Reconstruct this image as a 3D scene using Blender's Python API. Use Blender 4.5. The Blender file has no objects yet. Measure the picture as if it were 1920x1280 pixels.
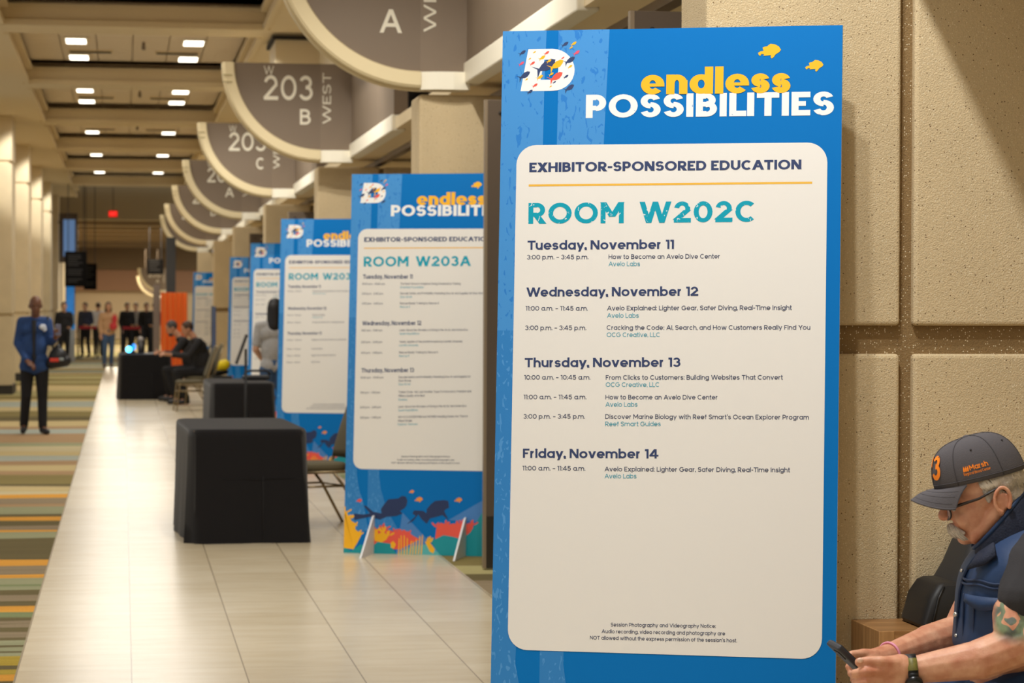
import bpy, bmesh, math, random
from mathutils import Vector, Matrix
random.seed(7)
PI = math.pi
SC = bpy.context.scene
COL = SC.collection

# ------------------------------------------------------------------ camera
CAM_H, FOC = 1.62, 4700.0
YAW, PITCH, ROLL = math.radians(8.8189), math.radians(-0.7948), math.radians(0.22)
_w = Vector((math.sin(YAW)*math.cos(PITCH), math.cos(YAW)*math.cos(PITCH), math.sin(PITCH)))
_r0 = Vector((math.cos(YAW), -math.sin(YAW), 0)); _u0 = _r0.cross(_w)
_r = _r0*math.cos(ROLL)+_u0*math.sin(ROLL); _u = -_r0*math.sin(ROLL)+_u0*math.cos(ROLL)
CO = Vector((0, 0, CAM_H))
cam = bpy.data.cameras.new('camera'); cam.sensor_width = 36; cam.lens = FOC/1920*36
cam.clip_start = .1; cam.clip_end = 400
cam.dof.use_dof = True; cam.dof.focus_distance = 7.5; cam.dof.aperture_fstop = 7.1
camo = bpy.data.objects.new('camera', cam); COL.objects.link(camo)
m4 = Matrix((( _r.x, _u.x, -_w.x, 0), (_r.y, _u.y, -_w.y, 0), (_r.z, _u.z, -_w.z, CAM_H), (0, 0, 0, 1)))
camo.matrix_world = m4
SC.camera = camo

def at(px, py, Y):                      # the point of the hall at depth Y seen at a photo pixel
    d = _w + _r*((px-960)/FOC) + _u*((640-py)/FOC)
    return CO + d*(Y/d.y)

# ------------------------------------------------------------------ light
SC.view_settings.view_transform = 'Standard'; SC.view_settings.look = 'None'
SC.view_settings.exposure = 0.10; SC.view_settings.gamma = 1.0
wd = bpy.data.worlds.new('hall_light'); SC.world = wd; wd.use_nodes = True
wd.node_tree.nodes['Background'].inputs[0].default_value = (1.0, .985, .96, 1)
wd.node_tree.nodes['Background'].inputs[1].default_value = 0.45
SC.cycles.use_denoising = True
SC.cycles.max_bounces = 6; SC.cycles.diffuse_bounces = 4; SC.cycles.glossy_bounces = 3
SC.cycles.transmission_bounces = 4; SC.cycles.sample_clamp_indirect = 6

def area(name, loc, sx, sy, power, col, rot=(0, 0, 0), spread=180):
    l = bpy.data.lights.new(name, 'AREA'); l.shape = 'RECTANGLE'; l.size = sx; l.size_y = sy
    l.energy = power; l.color = col; l.spread = math.radians(spread)
    o = bpy.data.objects.new(name, l); o.location = loc; o.rotation_euler = rot; COL.objects.link(o); return o
def spot(name, loc, tgt, power, col, ang, blend=.3, rad=.05):
    l = bpy.data.lights.new(name, 'SPOT'); l.energy = power; l.color = col; l.spot_size = math.radians(ang)
    l.spot_blend = blend; l.shadow_soft_size = rad
    o = bpy.data.objects.new(name, l); o.location = loc
    o.rotation_euler = (Vector(tgt)-Vector(loc)).to_track_quat('-Z', 'Y').to_euler(); COL.objects.link(o); return o
WARM = (1.0, .98, .935)
NEUT = (.97, .985, 1.0)
# coffer lighting along the corridor, one bay every 8.2 m
for i in range(9):
    y = 2.5+8.2*i
    area('coffer_glow', (.2, y, 5.0), 2.2, 5.0, 88 if i < 2 else 100 if i < 8 else 60, WARM)
# pairs of downlights along the right hand side; they throw the board and soffit shadows
for y in (5.75, 6.35, 13.6, 14.2, 22.4, 23.0, 31.2, 31.8, 40.0, 48.8, 57.5, 66):
    spot('downlight', (1.25 if y < 7 else 1.35, y, 5.0), (1.75, y+(1.6 if y < 7 else 1.5), 0), (285 if y < 7 else 190) if y < 60 else 120, NEUT if y < 7 else WARM, 110, .5, .06)
for y in (50, 58.2, 66.4, 74.6):        # wall washers on the left columns
    spot('downlight', (-1.5, y-5.2, 4.9), (-2.6, y, 1.9), 150, WARM, 50, .5, .08)
for y in (84, 92, 101, 114):
    area('far_glow', (.3, y, 4.2), 2.5, 4, 420 if y < 110 else 300, (1, .88, .7))

# ------------------------------------------------------------------ materials
def lin(c):
    c = c/255.0
    return c/12.92 if c <= .04045 else ((c+.055)/1.055)**2.4
def rgb(r, g, b): return (lin(r), lin(g), lin(b), 1)
_M = {}
def mat(name, c=None, rough=.6, metal=0, bump=0, bscale=200, var=0, vscale=8, spec=.5, emit=0, vdet=3, sheen=0):
    if name in _M: return _M[name]
    m = bpy.data.materials.new(name); m.use_nodes = True; nt = m.node_tree; b = nt.nodes['Principled BSDF']
    col = rgb(*c); b.inputs['Base Color'].default_value = col
    b.inputs['Roughness'].default_value = rough; b.inputs['Metallic'].default_value = metal
    b.inputs['Specular IOR Level'].default_value = spec
    if sheen: b.inputs['Sheen Weight'].default_value = sheen
    if emit:
        b.inputs['Emission Color'].default_value = col; b.inputs['Emission Strength'].default_value = emit
    if bump or var:
        tc = nt.nodes.new('ShaderNodeTexCoord')
    if bump:
        n = nt.nodes.new('ShaderNodeTexNoise'); n.inputs['Scale'].default_value = bscale; n.inputs['Detail'].default_value = 4
        nt.links.new(tc.outputs['Object'], n.inputs['Vector'])
        bp = nt.nodes.new('ShaderNodeBump'); bp.inputs['Strength'].default_value = bump; bp.inputs['Distance'].default_value = .01
        nt.links.new(n.outputs['Fac'], bp.inputs['Height']); nt.links.new(bp.outputs['Normal'], b.inputs['Normal'])
    if var:
        n = nt.nodes.new('ShaderNodeTexNoise'); n.inputs['Scale'].default_value = vscale; n.inputs['Detail'].default_value = vdet
        nt.links.new(tc.outputs['Object'], n.inputs['Vector'])
        r = nt.nodes.new('ShaderNodeValToRGB')
        r.color_ramp.elements[0].position = .3; r.color_ramp.elements[1].position = .7
        r.color_ramp.elements[0].color = tuple(x*(1-var) for x in col[:3])+(1,)
        r.color_ramp.elements[1].color = tuple(min(1, x*(1+var)) for x in col[:3])+(1,)
        nt.links.new(n.outputs['Fac'], r.inputs['Fac']); nt.links.new(r.outputs['Color'], b.inputs['Base Color'])
    _M[name] = m; return m

def concrete(name, c, sc=1.0):
    m = bpy.data.materials.new(name); m.use_nodes = True; nt = m.node_tree; b = nt.nodes['Principled BSDF']; L = nt.links.new
    b.inputs['Roughness'].default_value = .85; b.inputs['Specular IOR Level'].default_value = .25
    tc = nt.nodes.new('ShaderNodeTexCoord')
    def N(kind, scale, **k):
        n = nt.nodes.new(kind); n.inputs['Scale'].default_value = scale*sc
        L(tc.outputs['Object'], n.inputs['Vector'])
        return n
    big = N('ShaderNodeTexNoise', 3); fine = N('ShaderNodeTexNoise', 240); fine.inputs['Detail'].default_value = 6
    vo = N('ShaderNodeTexVoronoi', 150); vd = N('ShaderNodeTexVoronoi', 85)
    base = nt.nodes.new('ShaderNodeValToRGB'); e = base.color_ramp.elements
    col = rgb(*c)
    e[0].position = .3; e[0].color = tuple(x*.86 for x in col[:3])+(1,); e[1].position = .7; e[1].color = tuple(min(1, x*1.1) for x in col[:3])+(1,)
    add = nt.nodes.new('ShaderNodeMath'); add.operation = 'MULTIPLY_ADD'; add.inputs[1].default_value = .6; 
    L(fine.outputs['Fac'], add.inputs[0]); 
    h = nt.nodes.new('ShaderNodeMath'); h.operation = 'MULTIPLY'; h.inputs[1].default_value = .4; L(big.outputs['Fac'], h.inputs[0]); L(h.outputs[0], add.inputs[2])
    L(add.outputs[0], base.inputs['Fac'])
    def speck(v, thr, color, prev):
        r = nt.nodes.new('ShaderNodeValToRGB'); r.color_ramp.elements[0].position = thr*.7; r.color_ramp.elements[0].color = (1, 1, 1, 1)
        r.color_ramp.elements[1].position = thr; r.color_ramp.elements[1].color = (0, 0, 0, 1); L(v.outputs['Distance'], r.inputs['Fac'])
        # only some cells carry a stone
        s = nt.nodes.new('ShaderNodeSeparateColor'); L(v.outputs['Color'], s.inputs[0])
        g = nt.nodes.new('ShaderNodeMath'); g.operation = 'GREATER_THAN'; g.inputs[1].default_value = .72; L(s.outputs[0], g.inputs[0])
        mu = nt.nodes.new('ShaderNodeMath'); mu.operation = 'MULTIPLY'; L(r.outputs['Color'], mu.inputs[0]); L(g.outputs[0], mu.inputs[1])
        mx = nt.nodes.new('ShaderNodeMix'); mx.data_type = 'RGBA'; L(mu.outputs[0], mx.inputs[0]); L(prev, mx.inputs[6]); mx.inputs[7].default_value = color
        return mx.outputs[2], mu.outputs[0]
    c1, m1 = speck(vo, .34, rgb(228, 212, 178), base.outputs['Color'])
    c2, m2 = speck(vd, .2, rgb(120, 95, 66), c1)
    L(c2, b.inputs['Base Color'])
    bp = nt.nodes.new('ShaderNodeBump'); bp.inputs['Strength'].default_value = .5; bp.inputs['Distance'].default_value = .008
    hs = nt.nodes.new('ShaderNodeMath'); hs.operation = 'SUBTRACT'; L(fine.outputs['Fac'], hs.inputs[0]); L(m2, hs.inputs[1])
    L(hs.outputs[0], bp.inputs['Height']); L(bp.outputs['Normal'], b.inputs['Normal'])
    _M[name] = m; return m

def speckled(name, base, spot_c, amount=.6, scale=26, stretch=(1, 1, .45), rough=.42):
    """print with a scatter of irregular flecks"""
    m = bpy.data.materials.new(name); m.use_nodes = True; nt = m.node_tree; b = nt.nodes['Principled BSDF']; L = nt.links.new
    b.inputs['Roughness'].default_value = rough; b.inputs['Specular IOR Level'].default_value = .3
    tc = nt.nodes.new('ShaderNodeTexCoord'); mp = nt.nodes.new('ShaderNodeMapping'); mp.inputs['Scale'].default_value = stretch
    L(tc.outputs['Object'], mp.inputs[0])
    n = nt.nodes.new('ShaderNodeTexNoise'); n.inputs['Scale'].default_value = scale; n.inputs['Detail'].default_value = 1.5; n.inputs['Distortion'].default_value = 1.2
    L(mp.outputs[0], n.inputs['Vector'])
    r = nt.nodes.new('ShaderNodeValToRGB'); r.color_ramp.interpolation = 'LINEAR'
    e = r.color_ramp.elements; e[0].position = amount; e[0].color = rgb(*base); e[1].position = amount+.015; e[1].color = rgb(*spot_c)
    L(n.outputs['Fac'], r.inputs['Fac']); L(r.outputs['Color'], b.inputs['Base Color'])
    _M[name] = m; return m

CREAM = mat('cream_paint', (226, 208, 165), .6)
TRIMW = mat('pale_trim_paint', (240, 232, 210), .5)
BRONZE = mat('bronze_panel', (124, 107, 88), .42, .2, var=.05, vscale=2)
SIGNF = mat('sign_face_brown', (118, 101, 82), .55, .05)
LETTER = mat('pale_sign_lettering', (226, 218, 196), .6)
CEIL = mat('ceiling_paint', (226, 206, 166), .8)
CEILT = mat('ceiling_tile', (232, 214, 186), .85)
DARK = mat('dark_gap', (40, 34, 27), .8)
WALLP = mat('wall_plaster', (214, 196, 158), .75, bump=.15, bscale=60)
COLP = mat('column_stone', (224, 206, 170), .75, var=.05, vscale=3)
CONC = concrete('sandblasted_concrete', (212, 190, 150))
DOORM = mat('brown_steel_door', (96, 82, 68), .42, .15)
CHROME = mat('brushed_chrome', (200, 200, 200), .25, 1)
BLKCLOTH = mat('black_table_cloth', (25, 23, 24), .9, bump=.1, bscale=400, spec=.2, sheen=.15)
CHAIRM = mat('champagne_metal', (150, 132, 100), .35, .8)
CHAIRF = mat('olive_chair_fabric', (98, 90, 68), .9, bump=.2, bscale=300)
BLACKP = mat('black_plastic', (22, 22, 24), .5)
GLOW = mat('lamp_diffuser', (255, 246, 228), .5, emit=4)

# ------------------------------------------------------------------ mesh helpers
class MB:
    def __init__(s): s.v = []; s.f = []
    def add(s, vs, fs):
        o = len(s.v); s.v += [tuple(v) for v in vs]; s.f += [tuple(i+o for i in f) for f in fs]; return s
    def box(s, x0, x1, y0, y1, z0, z1):
        return s.add([(x0, y0, z0), (x1, y0, z0), (x1, y1, z0), (x0, y1, z0), (x0, y0, z1), (x1, y0, z1), (x1, y1, z1), (x0, y1, z1)],
                     [(3, 2, 1, 0), (4, 5, 6, 7), (0, 1, 5, 4), (1, 2, 6, 5), (2, 3, 7, 6), (3, 0, 4, 7)])
    def quad(s, a, b, c, d): return s.add([a, b, c, d], [(0, 1, 2, 3)])
    def tube(s, pts, r, n=10, closed=False):
        pts = [Vector(p) for p in pts]; N = len(pts)
        rr = r if isinstance(r, (list, tuple)) else [r]*N
        rings = []; nrm = None
        for i, p in enumerate(pts):
            if closed: t = (pts[(i+1) % N]-pts[i-1])
            else: t = pts[min(i+1, N-1)]-pts[max(i-1, 0)]
            t.normalize()
            if nrm is None:
                nrm = t.orthogonal().normalized()
            nrm = (nrm - t*nrm.dot(t))
            if nrm.length < 1e-6: nrm = t.orthogonal()
            nrm.normalize(); b = t.cross(nrm)
            rings.append([p+(nrm*math.cos(2*PI*k/n)+b*math.sin(2*PI*k/n))*rr[i] for k in range(n)])
        o = len(s.v)
        for ring in rings: s.v += [tuple(q) for q in ring]
        M = N if closed else N-1
        for i in range(M):
            j = (i+1) % N
            for k in range(n):
                l = (k+1) % n
                s.f.append((o+i*n+k, o+i*n+l, o+j*n+l, o+j*n+k))
        if not closed:
            s.f.append(tuple(o+k for k in range(n))[::-1]); s.f.append(tuple(o+(N-1)*n+k for k in range(n)))
        return s
    def loft(s, rings, cap=True):
        n = len(rings[0]); o = len(s.v)
        for ring in rings: s.v += [tuple(q) for q in ring]
        for i in range(len(rings)-1):
            for k in range(n):
                l = (k+1) % n
                s.f.append((o+i*n+k, o+i*n+l, o+(i+1)*n+l, o+(i+1)*n+k))
        if cap:
            s.f.append(tuple(o+k for k in range(n))[::-1]); s.f.append(tuple(o+(len(rings)-1)*n+k for k in range(n)))
        return s
    def ball(s, c, r, n=12, m=8, rot=None):
        r = r if isinstance(r, (list, tuple)) else (r, r, r)
        rot = rot or Matrix.Identity(3); c = Vector(c)
        vs = [c+rot@Vector((0, 0, r[2]))]
        for i in range(1, m):
            a = PI*i/m
            for k in range(n):
                b = 2*PI*k/n
                vs.append(c+rot@Vector((r[0]*math.sin(a)*math.cos(b), r[1]*math.sin(a)*math.sin(b), r[2]*math.cos(a))))
        vs.append(c+rot@Vector((0, 0, -r[2]))); L = len(vs)-1; fs = []
        for k in range(n):
            l = (k+1) % n; fs.append((0, 1+k, 1+l)); fs.append((L, 1+(m-2)*n+l, 1+(m-2)*n+k))
            for i in range(m-2): fs.append((1+i*n+k, 1+(i+1)*n+k, 1+(i+1)*n+l, 1+i*n+l))
        return s.add(vs, fs)
    def capsule(s, a, b, ra, rb, n=12):
        a = Vector(a); b = Vector(b); d = (b-a)
        s.ball(a, ra, n, 8); s.ball(b, rb, n, 8)
        if d.length > 1e-5: s.tube([a, b], [ra, rb], n)
        return s
    def mesh(s, name):
        me = bpy.data.meshes.new(name); me.from_pydata(s.v, [], s.f); me.update(); return me
    def build(s, name, m, parent=None, smooth=False, bevel=0, seg=2, fix=False):
        me = s.mesh(name)
        return link(me, name, m, parent, smooth, bevel, seg, fix)

def link(me, name, m, parent=None, smooth=False, bevel=0, seg=2, fix=False):
    if fix:
        bm = bmesh.new(); bm.from_mesh(me); bmesh.ops.recalc_face_normals(bm, faces=bm.faces); bm.to_mesh(me); bm.free()
    for x in (m if isinstance(m, list) else [m]): me.materials.append(x)
    if smooth:
        for p in me.polygons: p.use_smooth = True
    o = bpy.data.objects.new(name, me); COL.objects.link(o)
    if parent: o.parent = parent
    if bevel:
        md = o.modifiers.new('bevel', 'BEVEL'); md.width = bevel; md.segments = seg; md.limit_method = 'ANGLE'
    return o
def empty(name, loc=(0, 0, 0), rz=0, label=None, cat=None, group=None):
    o = bpy.data.objects.new(name, None); o.location = loc; o.rotation_euler = (0, 0, rz); COL.objects.link(o)
    o.empty_display_size = .1
    tag(o, label, cat, group); return o
def tag(o, label=None, cat=None, group=None, kind=None):
    if label: o['label'] = label
    if cat: o['category'] = cat
    if group: o['group'] = group
    if kind: o['kind'] = kind
    return o
def struct(mb, name, m, parent=None, bevel=0, smooth=False):
    o = mb.build(name, m, parent, smooth, bevel); 
    if not parent: o['kind'] = 'structure'
    return o
def dup(root, loc, rz, label, group=None):
    r = root.copy(); COL.objects.link(r); r.location = loc; r.rotation_euler = (0, 0, rz); r['label'] = label
    if group: r['group'] = group
    for ch in list(root.children):
        c = ch.copy(); COL.objects.link(c); c.parent = r
        for g in ch.children:
            d = g.copy(); COL.objects.link(d); d.parent = c
    return r

_tmp = []
def blob(prims, voxel, smooth_it=6, sub=0):
    """union of closed lumps grown into one continuous skin"""
    mb = MB()
    for p in prims:
        if p[0] == 'c': mb.capsule(*p[1:5])
        elif p[0] == 'e': mb.ball(p[1], p[2], 20, 14, p[3] if len(p) > 3 else None)
        elif p[0] == 'l': mb.loft(p[1])
    me = mb.mesh('blob')
    bm = bmesh.new(); bm.from_mesh(me); bmesh.ops.recalc_face_normals(bm, faces=bm.faces); bm.to_mesh(me); bm.free()
    o = bpy.data.objects.new('blob', me); COL.objects.link(o)
    md = o.modifiers.new('r', 'REMESH'); md.mode = 'VOXEL'; md.voxel_size = voxel
    if smooth_it:
        s = o.modifiers.new('s', 'SMOOTH'); s.iterations = smooth_it; s.factor = .5
    dg = bpy.context.evaluated_depsgraph_get(); dg.update()
    out = bpy.data.meshes.new_from_object(o.evaluated_get(dg))
    bpy.data.objects.remove(o); bpy.data.meshes.remove(me)
    return out

# ------------------------------------------------------------------ a geometric sans lettering drawn as strokes
XH, ASC, DESC = .76, 1.05, .30
def A(cx, cy, rx, ry, a0, a1): return ('A', cx, cy, rx, ry, a0, a1)
def Ln(*p): return ('L', p)
def D(x0, y0, x1, y1): return ('D', x0, y0, x1, y1)
O_ = A(.5, .5, .5, .5, 0, 360)
GL = {
 'A': (1.0, 'c', [D(0, 0, .5, 1), D(1, 0, .5, 1), ('H', .2, .8, .3)]),
 'B': (.72, 'c', [Ln((0, 0), (0, 1)), ('H', 0, .45, 1), A(.45, .77, .45, .23, 90, -90), ('H', 0, .5, .54), ('H', 0, .5, 0), A(.5, .27, .5, .27, 90, -90)]),
 'C': (.9, 'c', [A(.54, .5, .54, .5, 48, 312)]),
 'D': (.86, 'c', [Ln((0, 0), (0, 1)), ('H', 0, .42, 1), A(.42, .5, .58, .5, 90, -90), ('H', 0, .42, 0)]),
 'E': (.62, 'c', [Ln((0, 0), (0, 1)), ('H', 0, 1, 1), ('H', 0, .92, .51), ('H', 0, 1, 0)]),
 'F': (.6, 'c', [Ln((0, 0), (0, 1)), ('H', 0, 1, 1), ('H', 0, .9, .5)]),
 'G': (.98, 'c', [A(.5, .5, .5, .5, 45, 360), ('H', .55, 1.03, .48)]),
 'H': (.82, 'c', [Ln((0, 0), (0, 1)), Ln((1, 0), (1, 1)), ('H', 0, 1, .5)]),
 'I': (0, 'c', [Ln((.5, 0), (.5, 1))]),
 'J': (.55, 'c', [Ln((1, 1), (1, .3)), A(.5, .3, .5, .3, 0, -180)]),
 'K': (.76, 'c', [Ln((0, 0), (0, 1)), D(0.02, .42, .98, 1), D(.28, .55, 1, 0)]),
 'L': (.56, 'c', [Ln((0, 0), (0, 1)), ('H', 0, 1, 0)]),
 'M': (1.02, 'c', [Ln((0, 0), (0, 1)), Ln((1, 0), (1, 1)), D(0, 1, .5, .25), D(1, 1, .5, .25)]),
 'N': (.84, 'c', [Ln((0, 0), (0, 1)), Ln((1, 0), (1, 1)), D(0, 1, 1, 0)]),
 'O': (1.04, 'c', [O_]),
 'P': (.7, 'c', [Ln((0, 0), (0, 1)), ('H', 0, .5, 1), A(.5, .7, .5, .3, 90, -90), ('H', 0, .5, .4)]),
 'Q': (1.04, 'c', [O_, D(.55, .35, 1, 0)]),
 'R': (.74, 'c', [Ln((0, 0), (0, 1)), ('H', 0, .5, 1), A(.5, .71, .46, .29, 90, -90), ('H', 0, .5, .42), D(.4, .44, 1, 0)]),
 'S': (.7, 'c', [A(.5, .76, .48, .24, 20, 270), A(.5, .26, .5, .26, 90, -160)]),
 'T': (.76, 'c', [Ln((.5, 0), (.5, 1)), ('H', 0, 1, 1)]),
 'U': (.8, 'c', [Ln((0, 1), (0, .4)), A(.5, .4, .5, .4, 180, 360), Ln((1, .4), (1, 1))]),
 'V': (.96, 'c', [D(0, 1, .5, 0), D(1, 1, .5, 0)]),
 'W': (1.4, 'c', [D(0, 1, .25, 0), D(.5, 1, .25, 0), D(.5, 1, .75, 0), D(1, 1, .75, 0)]),
 'X': (.84, 'c', [D(0, 0, 1, 1), D(0, 1, 1, 0)]),
 'Y': (.86, 'c', [D(0, 1, .5, .42), D(1, 1, .5, .42), Ln((.5, 0), (.5, .42))]),
 'Z': (.74, 'c', [('H', 0, 1, 1), ('H', 0, 1, 0), D(0, 0, 1, 1)]),
 '0': (.8, 'c', [O_]),
 '1': (.3, 'c', [Ln((1, 0), (1, 1)), ('H', 0, 1, 1)]),
 '2': (.72, 'c', [A(.48, .7, .46, .3, 170, -20), D(0, .02, .92, .62), ('H', 0, 1, 0)]),
 '3': (.7, 'c', [A(.46, .76, .44, .24, 160, -90), A(.48, .27, .5, .27, 90, -160)]),
 '4': (.84, 'c', [Ln((.74, 0), (.74, 1)), D(0, .25, .7, 1), ('H', 0, 1, .25)]),
 '5': (.7, 'c', [('H', .1, .95, 1), Ln((.12, 1), (.08, .55)), A(.46, .32, .5, .32, 140, -155)]),
 '6': (.74, 'c', [A(.5, .3, .5, .3, 0, 360), D(.05, .42, .62, 1)]),
 '7': (.7, 'c', [('H', 0, 1, 1), D(.25, 0, 1, 1)]),
 '8': (.72, 'c', [A(.5, .76, .42, .24, 0, 360), A(.5, .27, .5, .27, 0, 360)]),
 '9': (.74, 'c', [A(.5, .7, .5, .3, 0, 360), D(.38, 0, .95, .58)]),
 'a': (.74, 'x', [O_, Ln((1, 0), (1, 1))]),
 'b': (.74, 'x', [O_, Ln((0, 0), (0, 9))]),
 'c': (.68, 'x', [A(.53, .5, .53, .5, 45, 315)]),
 'd': (.74, 'x', [O_, Ln((1, 0), (1, 9))]),
 'e': (.74, 'x', [A(.5, .5, .5, .5, 0, 318), ('H', .02, 1.0, .46)]),
 'f': (.34, 'x', [Ln((.4, 0), (.4, 1.15)), A(1.0, 1.12, .6, .32, 180, 95), ('H', -.15, 1, 1)]),
 'g': (.74, 'x', [O_, Ln((1, -.1), (1, 1)), A(.5, -.1, .5, .36, 0, -160)]),
 'h': (.66, 'x', [Ln((0, 0), (0, 9)), A(.5, .52, .5, .48, 180, 0), Ln((1, 0), (1, .52))]),
 'i': (0, 'x', [Ln((.5, 0), (.5, 1)), ('P', .5, 1.42)]),
 'j': (0, 'x', [Ln((.5, -.3), (.5, 1)), ('P', .5, 1.42)]),
 'k': (.6, 'x', [Ln((0, 0), (0, 9)), D(0.05, .4, .96, 1), D(.3, .52, 1, 0)]),
 'l': (0, 'x', [Ln((.5, 0), (.5, 9))]),
 'm': (1.16, 'x', [Ln((0, 0), (0, 1)), A(.25, .6, .25, .4, 180, 0), Ln((.5, 0), (.5, .6)), A(.75, .6, .25, .4, 180, 0), Ln((1, 0), (1, .6))]),
 'n': (.66, 'x', [Ln((0, 0), (0, 1)), A(.5, .52, .5, .48, 180, 0), Ln((1, 0), (1, .52))]),
 'o': (.76, 'x', [O_]),
 'p': (.74, 'x', [O_, Ln((0, -9), (0, 1))]),
 'q': (.74, 'x', [O_, Ln((1, -9), (1, 1))]),
 'r': (.37, 'x', [Ln((0, 0), (0, 1)), A(1, .5, 1, .5, 180, 85)]),
 's': (.56, 'x', [A(.5, .76, .47, .24, 15, 270), A(.5, .26, .5, .26, 90, -165)]),
 't': (.34, 'x', [Ln((.4, 0.12), (.4, 1.38)), ('H', -.15, 1, 1), ('H', .4, 1, 0)]),
 'u': (.66, 'x', [Ln((0, 1), (0, .48)), A(.5, .48, .5, .48, 180, 360), Ln((1, 0), (1, 1))]),
 'v': (.7, 'x', [D(0, 1, .5, 0), D(1, 1, .5, 0)]),
 'w': (1.06, 'x', [D(0, 1, .25, 0), D(.5, 1, .25, 0), D(.5, 1, .75, 0), D(1, 1, .75, 0)]),
 'x': (.68, 'x', [D(0, 0, 1, 1), D(0, 1, 1, 0)]),
 'y': (.7, 'x', [D(0, 1, .5, 0), D(1, 1, .28, -.42)]),
 'z': (.58, 'x', [('H', 0, 1, 1), ('H', 0, 1, 0), D(0, 0, 1, 1)]),
 '.': (0, 'x', [('P', .5, 0)]), ',': (.05, 'x', [('P', .5, 0), D(.1, -.12, .7, .14)]),
 ':': (0, 'x', [('P', .5, 0), ('P', .5, .9)]),
 '-': (.34, 'c', [('H', 0, 1, .42)]), '~': (.5, 'c', [('H', 0, 1, .42)]),
 "'": (0, 'c', [D(.2, .8, .6, 1.08)]), '&': (.86, 'c', [A(.42, .76, .28, .24, 0, 360), A(.4, .27, .4, .27, 60, 330), D(.2, .62, 1, 0)]),
 '(': (.22, 'c', [A(1.2, .45, 1.2, .7, 120, 240)]), ')': (.22, 'c', [A(-.2, .45, 1.2, .7, 60, -60)]),
}
KERN = {'CA', 'DA', 'OA', 'FA', 'TA', 'PA', 'VA', 'WA', 'YA', 'LT', 'AT', 'AV', 'AY', 'AC', 'AW', 'We', 'Tu', 'To', 'Yo', 'Av', 'Tr', 'Te', 'Ti', 'ry', 'LI'}
def text_polys(s, t=.13, gap=None, space=.4, lifts=None):
    """list of polygons, cap height 1; returns (polys, width)"""
    if lifts is None: lifts = []
    if gap is None: gap = max(.05, .19-.5*t)
    polys = []; x = 0.0
    for gi, ch in enumerate(s):
        if ch == ' ': x += space; continue
        if gi and s[gi-1]+ch in KERN: x -= .07
        w, hk, st = GL[ch]; H = 1.0 if hk == 'c' else XH; w = max(w, t) if w == 0 else w+.35*t
        def X(u): return x+t/2+u*(w-t)
        def Yv(v):
            if v == 9: return ASC-t/2
            if v == -9: return -DESC+t/2
            return t/2+v*(H-t)
        for si, g in enumerate(st):
            first = len(polys)
            if g[0] == 'L':
                p = [Vector((X(a), Yv(b))) for a, b in g[1]]
                for a, b in zip(p, p[1:]):
                    d = (b-a).normalized(); n = Vector((-d.y, d.x))*t/2; a2 = a-d*t/2; b2 = b+d*t/2
                    polys.append([a2-n, b2-n, b2+n, a2+n])
            elif g[0] == 'H':
                y = Yv(g[3]); th = t*(1-max(0, t-.15)*2.2)*(.6 if ch == 'e' and t > .22 else 1)/t; polys.append([Vector(q) for q in ((X(g[1])-t/2*(g[1] <= 0), y-t/2*(1 if g[3] == 0 else th)+(t-t*th if g[3] == 1 else 0)*0), (X(g[2])+t/2*(g[2] >= 1), y-t/2*(1 if g[3] == 0 else th)), (X(g[2])+t/2*(g[2] >= 1), y+t/2*(1 if g[3] == 1 else th)), (X(g[1])-t/2*(g[1] <= 0), y+t/2*(1 if g[3] == 1 else th)))])
            elif g[0] == 'P':
                y = Yv(g[2]); r = t*.62; cx = X(g[1])
                polys.append([Vector((cx+r*math.cos(k*PI/5), y+(r-t/2)*(g[2] == 0)+r*math.sin(k*PI/5))) for k in range(10)])
            elif g[0] == 'D':
                x0, y0, x1, y1 = X(g[1]), Yv(g[2]), X(g[3]), Yv(g[4])
                def ext(y, v): return y+(t/2 if v >= 1 else -t/2 if v <= 0 else 0)
                dy = y1-y0; dx = x1-x0; L = math.hypot(dx, dy); hw = min(t*L/abs(dy)/2, t*1.1)
                ya, yb = ext(y0, g[2]), ext(y1, g[4])
                polys.append([Vector((x0-hw, ya)), Vector((x0+hw, ya)), Vector((x1+hw, yb)), Vector((x1-hw, yb))])
            elif g[0] == 'A':
                _, cx, cy, rx, ry, a0, a1 = g
                cx, rx = X(cx), rx*(w-t); cy, ry = Yv(cy), ry*(H-t)
                n = max(6, int(abs(a1-a0)/15)); ring = []; tv = t*(1-max(0, t-.15)*2)
                for k in range(n+1):
                    a = math.radians(a0+(a1-a0)*k/n)
                    c, sn = math.cos(a), math.sin(a)
                    ring.append((Vector((cx+(rx+t/2)*c, cy+(ry+t/2)*sn)), Vector((cx+max(rx-t/2, .01)*c, cy+max(ry+t/2-tv, .01)*sn))))
                for (a, b), (c, d) in zip(ring, ring[1:]): polys.append([b, a, c, d] if a1 > a0 else [a, b, d, c])
            for q in polys[first:]: lifts.append((si+6*(gi % 2))*4e-5)
        x += w+gap
    return polys, x-gap

def text_on(mb, fn, s, p0, p1, cap, t=.13, gap=None, space=.4, lift=.0008):
    """letter a string between two points of a surface; fn(u,v,w) gives the surface point"""
    lifts = []; polys, W = text_polys(s, t, gap, space, lifts)
    du, dv = p1[0]-p0[0], p1[1]-p0[1]; L = math.hypot(du, dv); ex, ey = du/L, dv/L
    k = L/W
    for p, dl in zip(polys, lifts):
        mb.add([fn(p0[0]+q.x*k*ex-q.y*cap*ey, p0[1]+q.x*k*ey+q.y*cap*ex, lift+dl) for q in p], [tuple(range(len(p)))])

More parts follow.
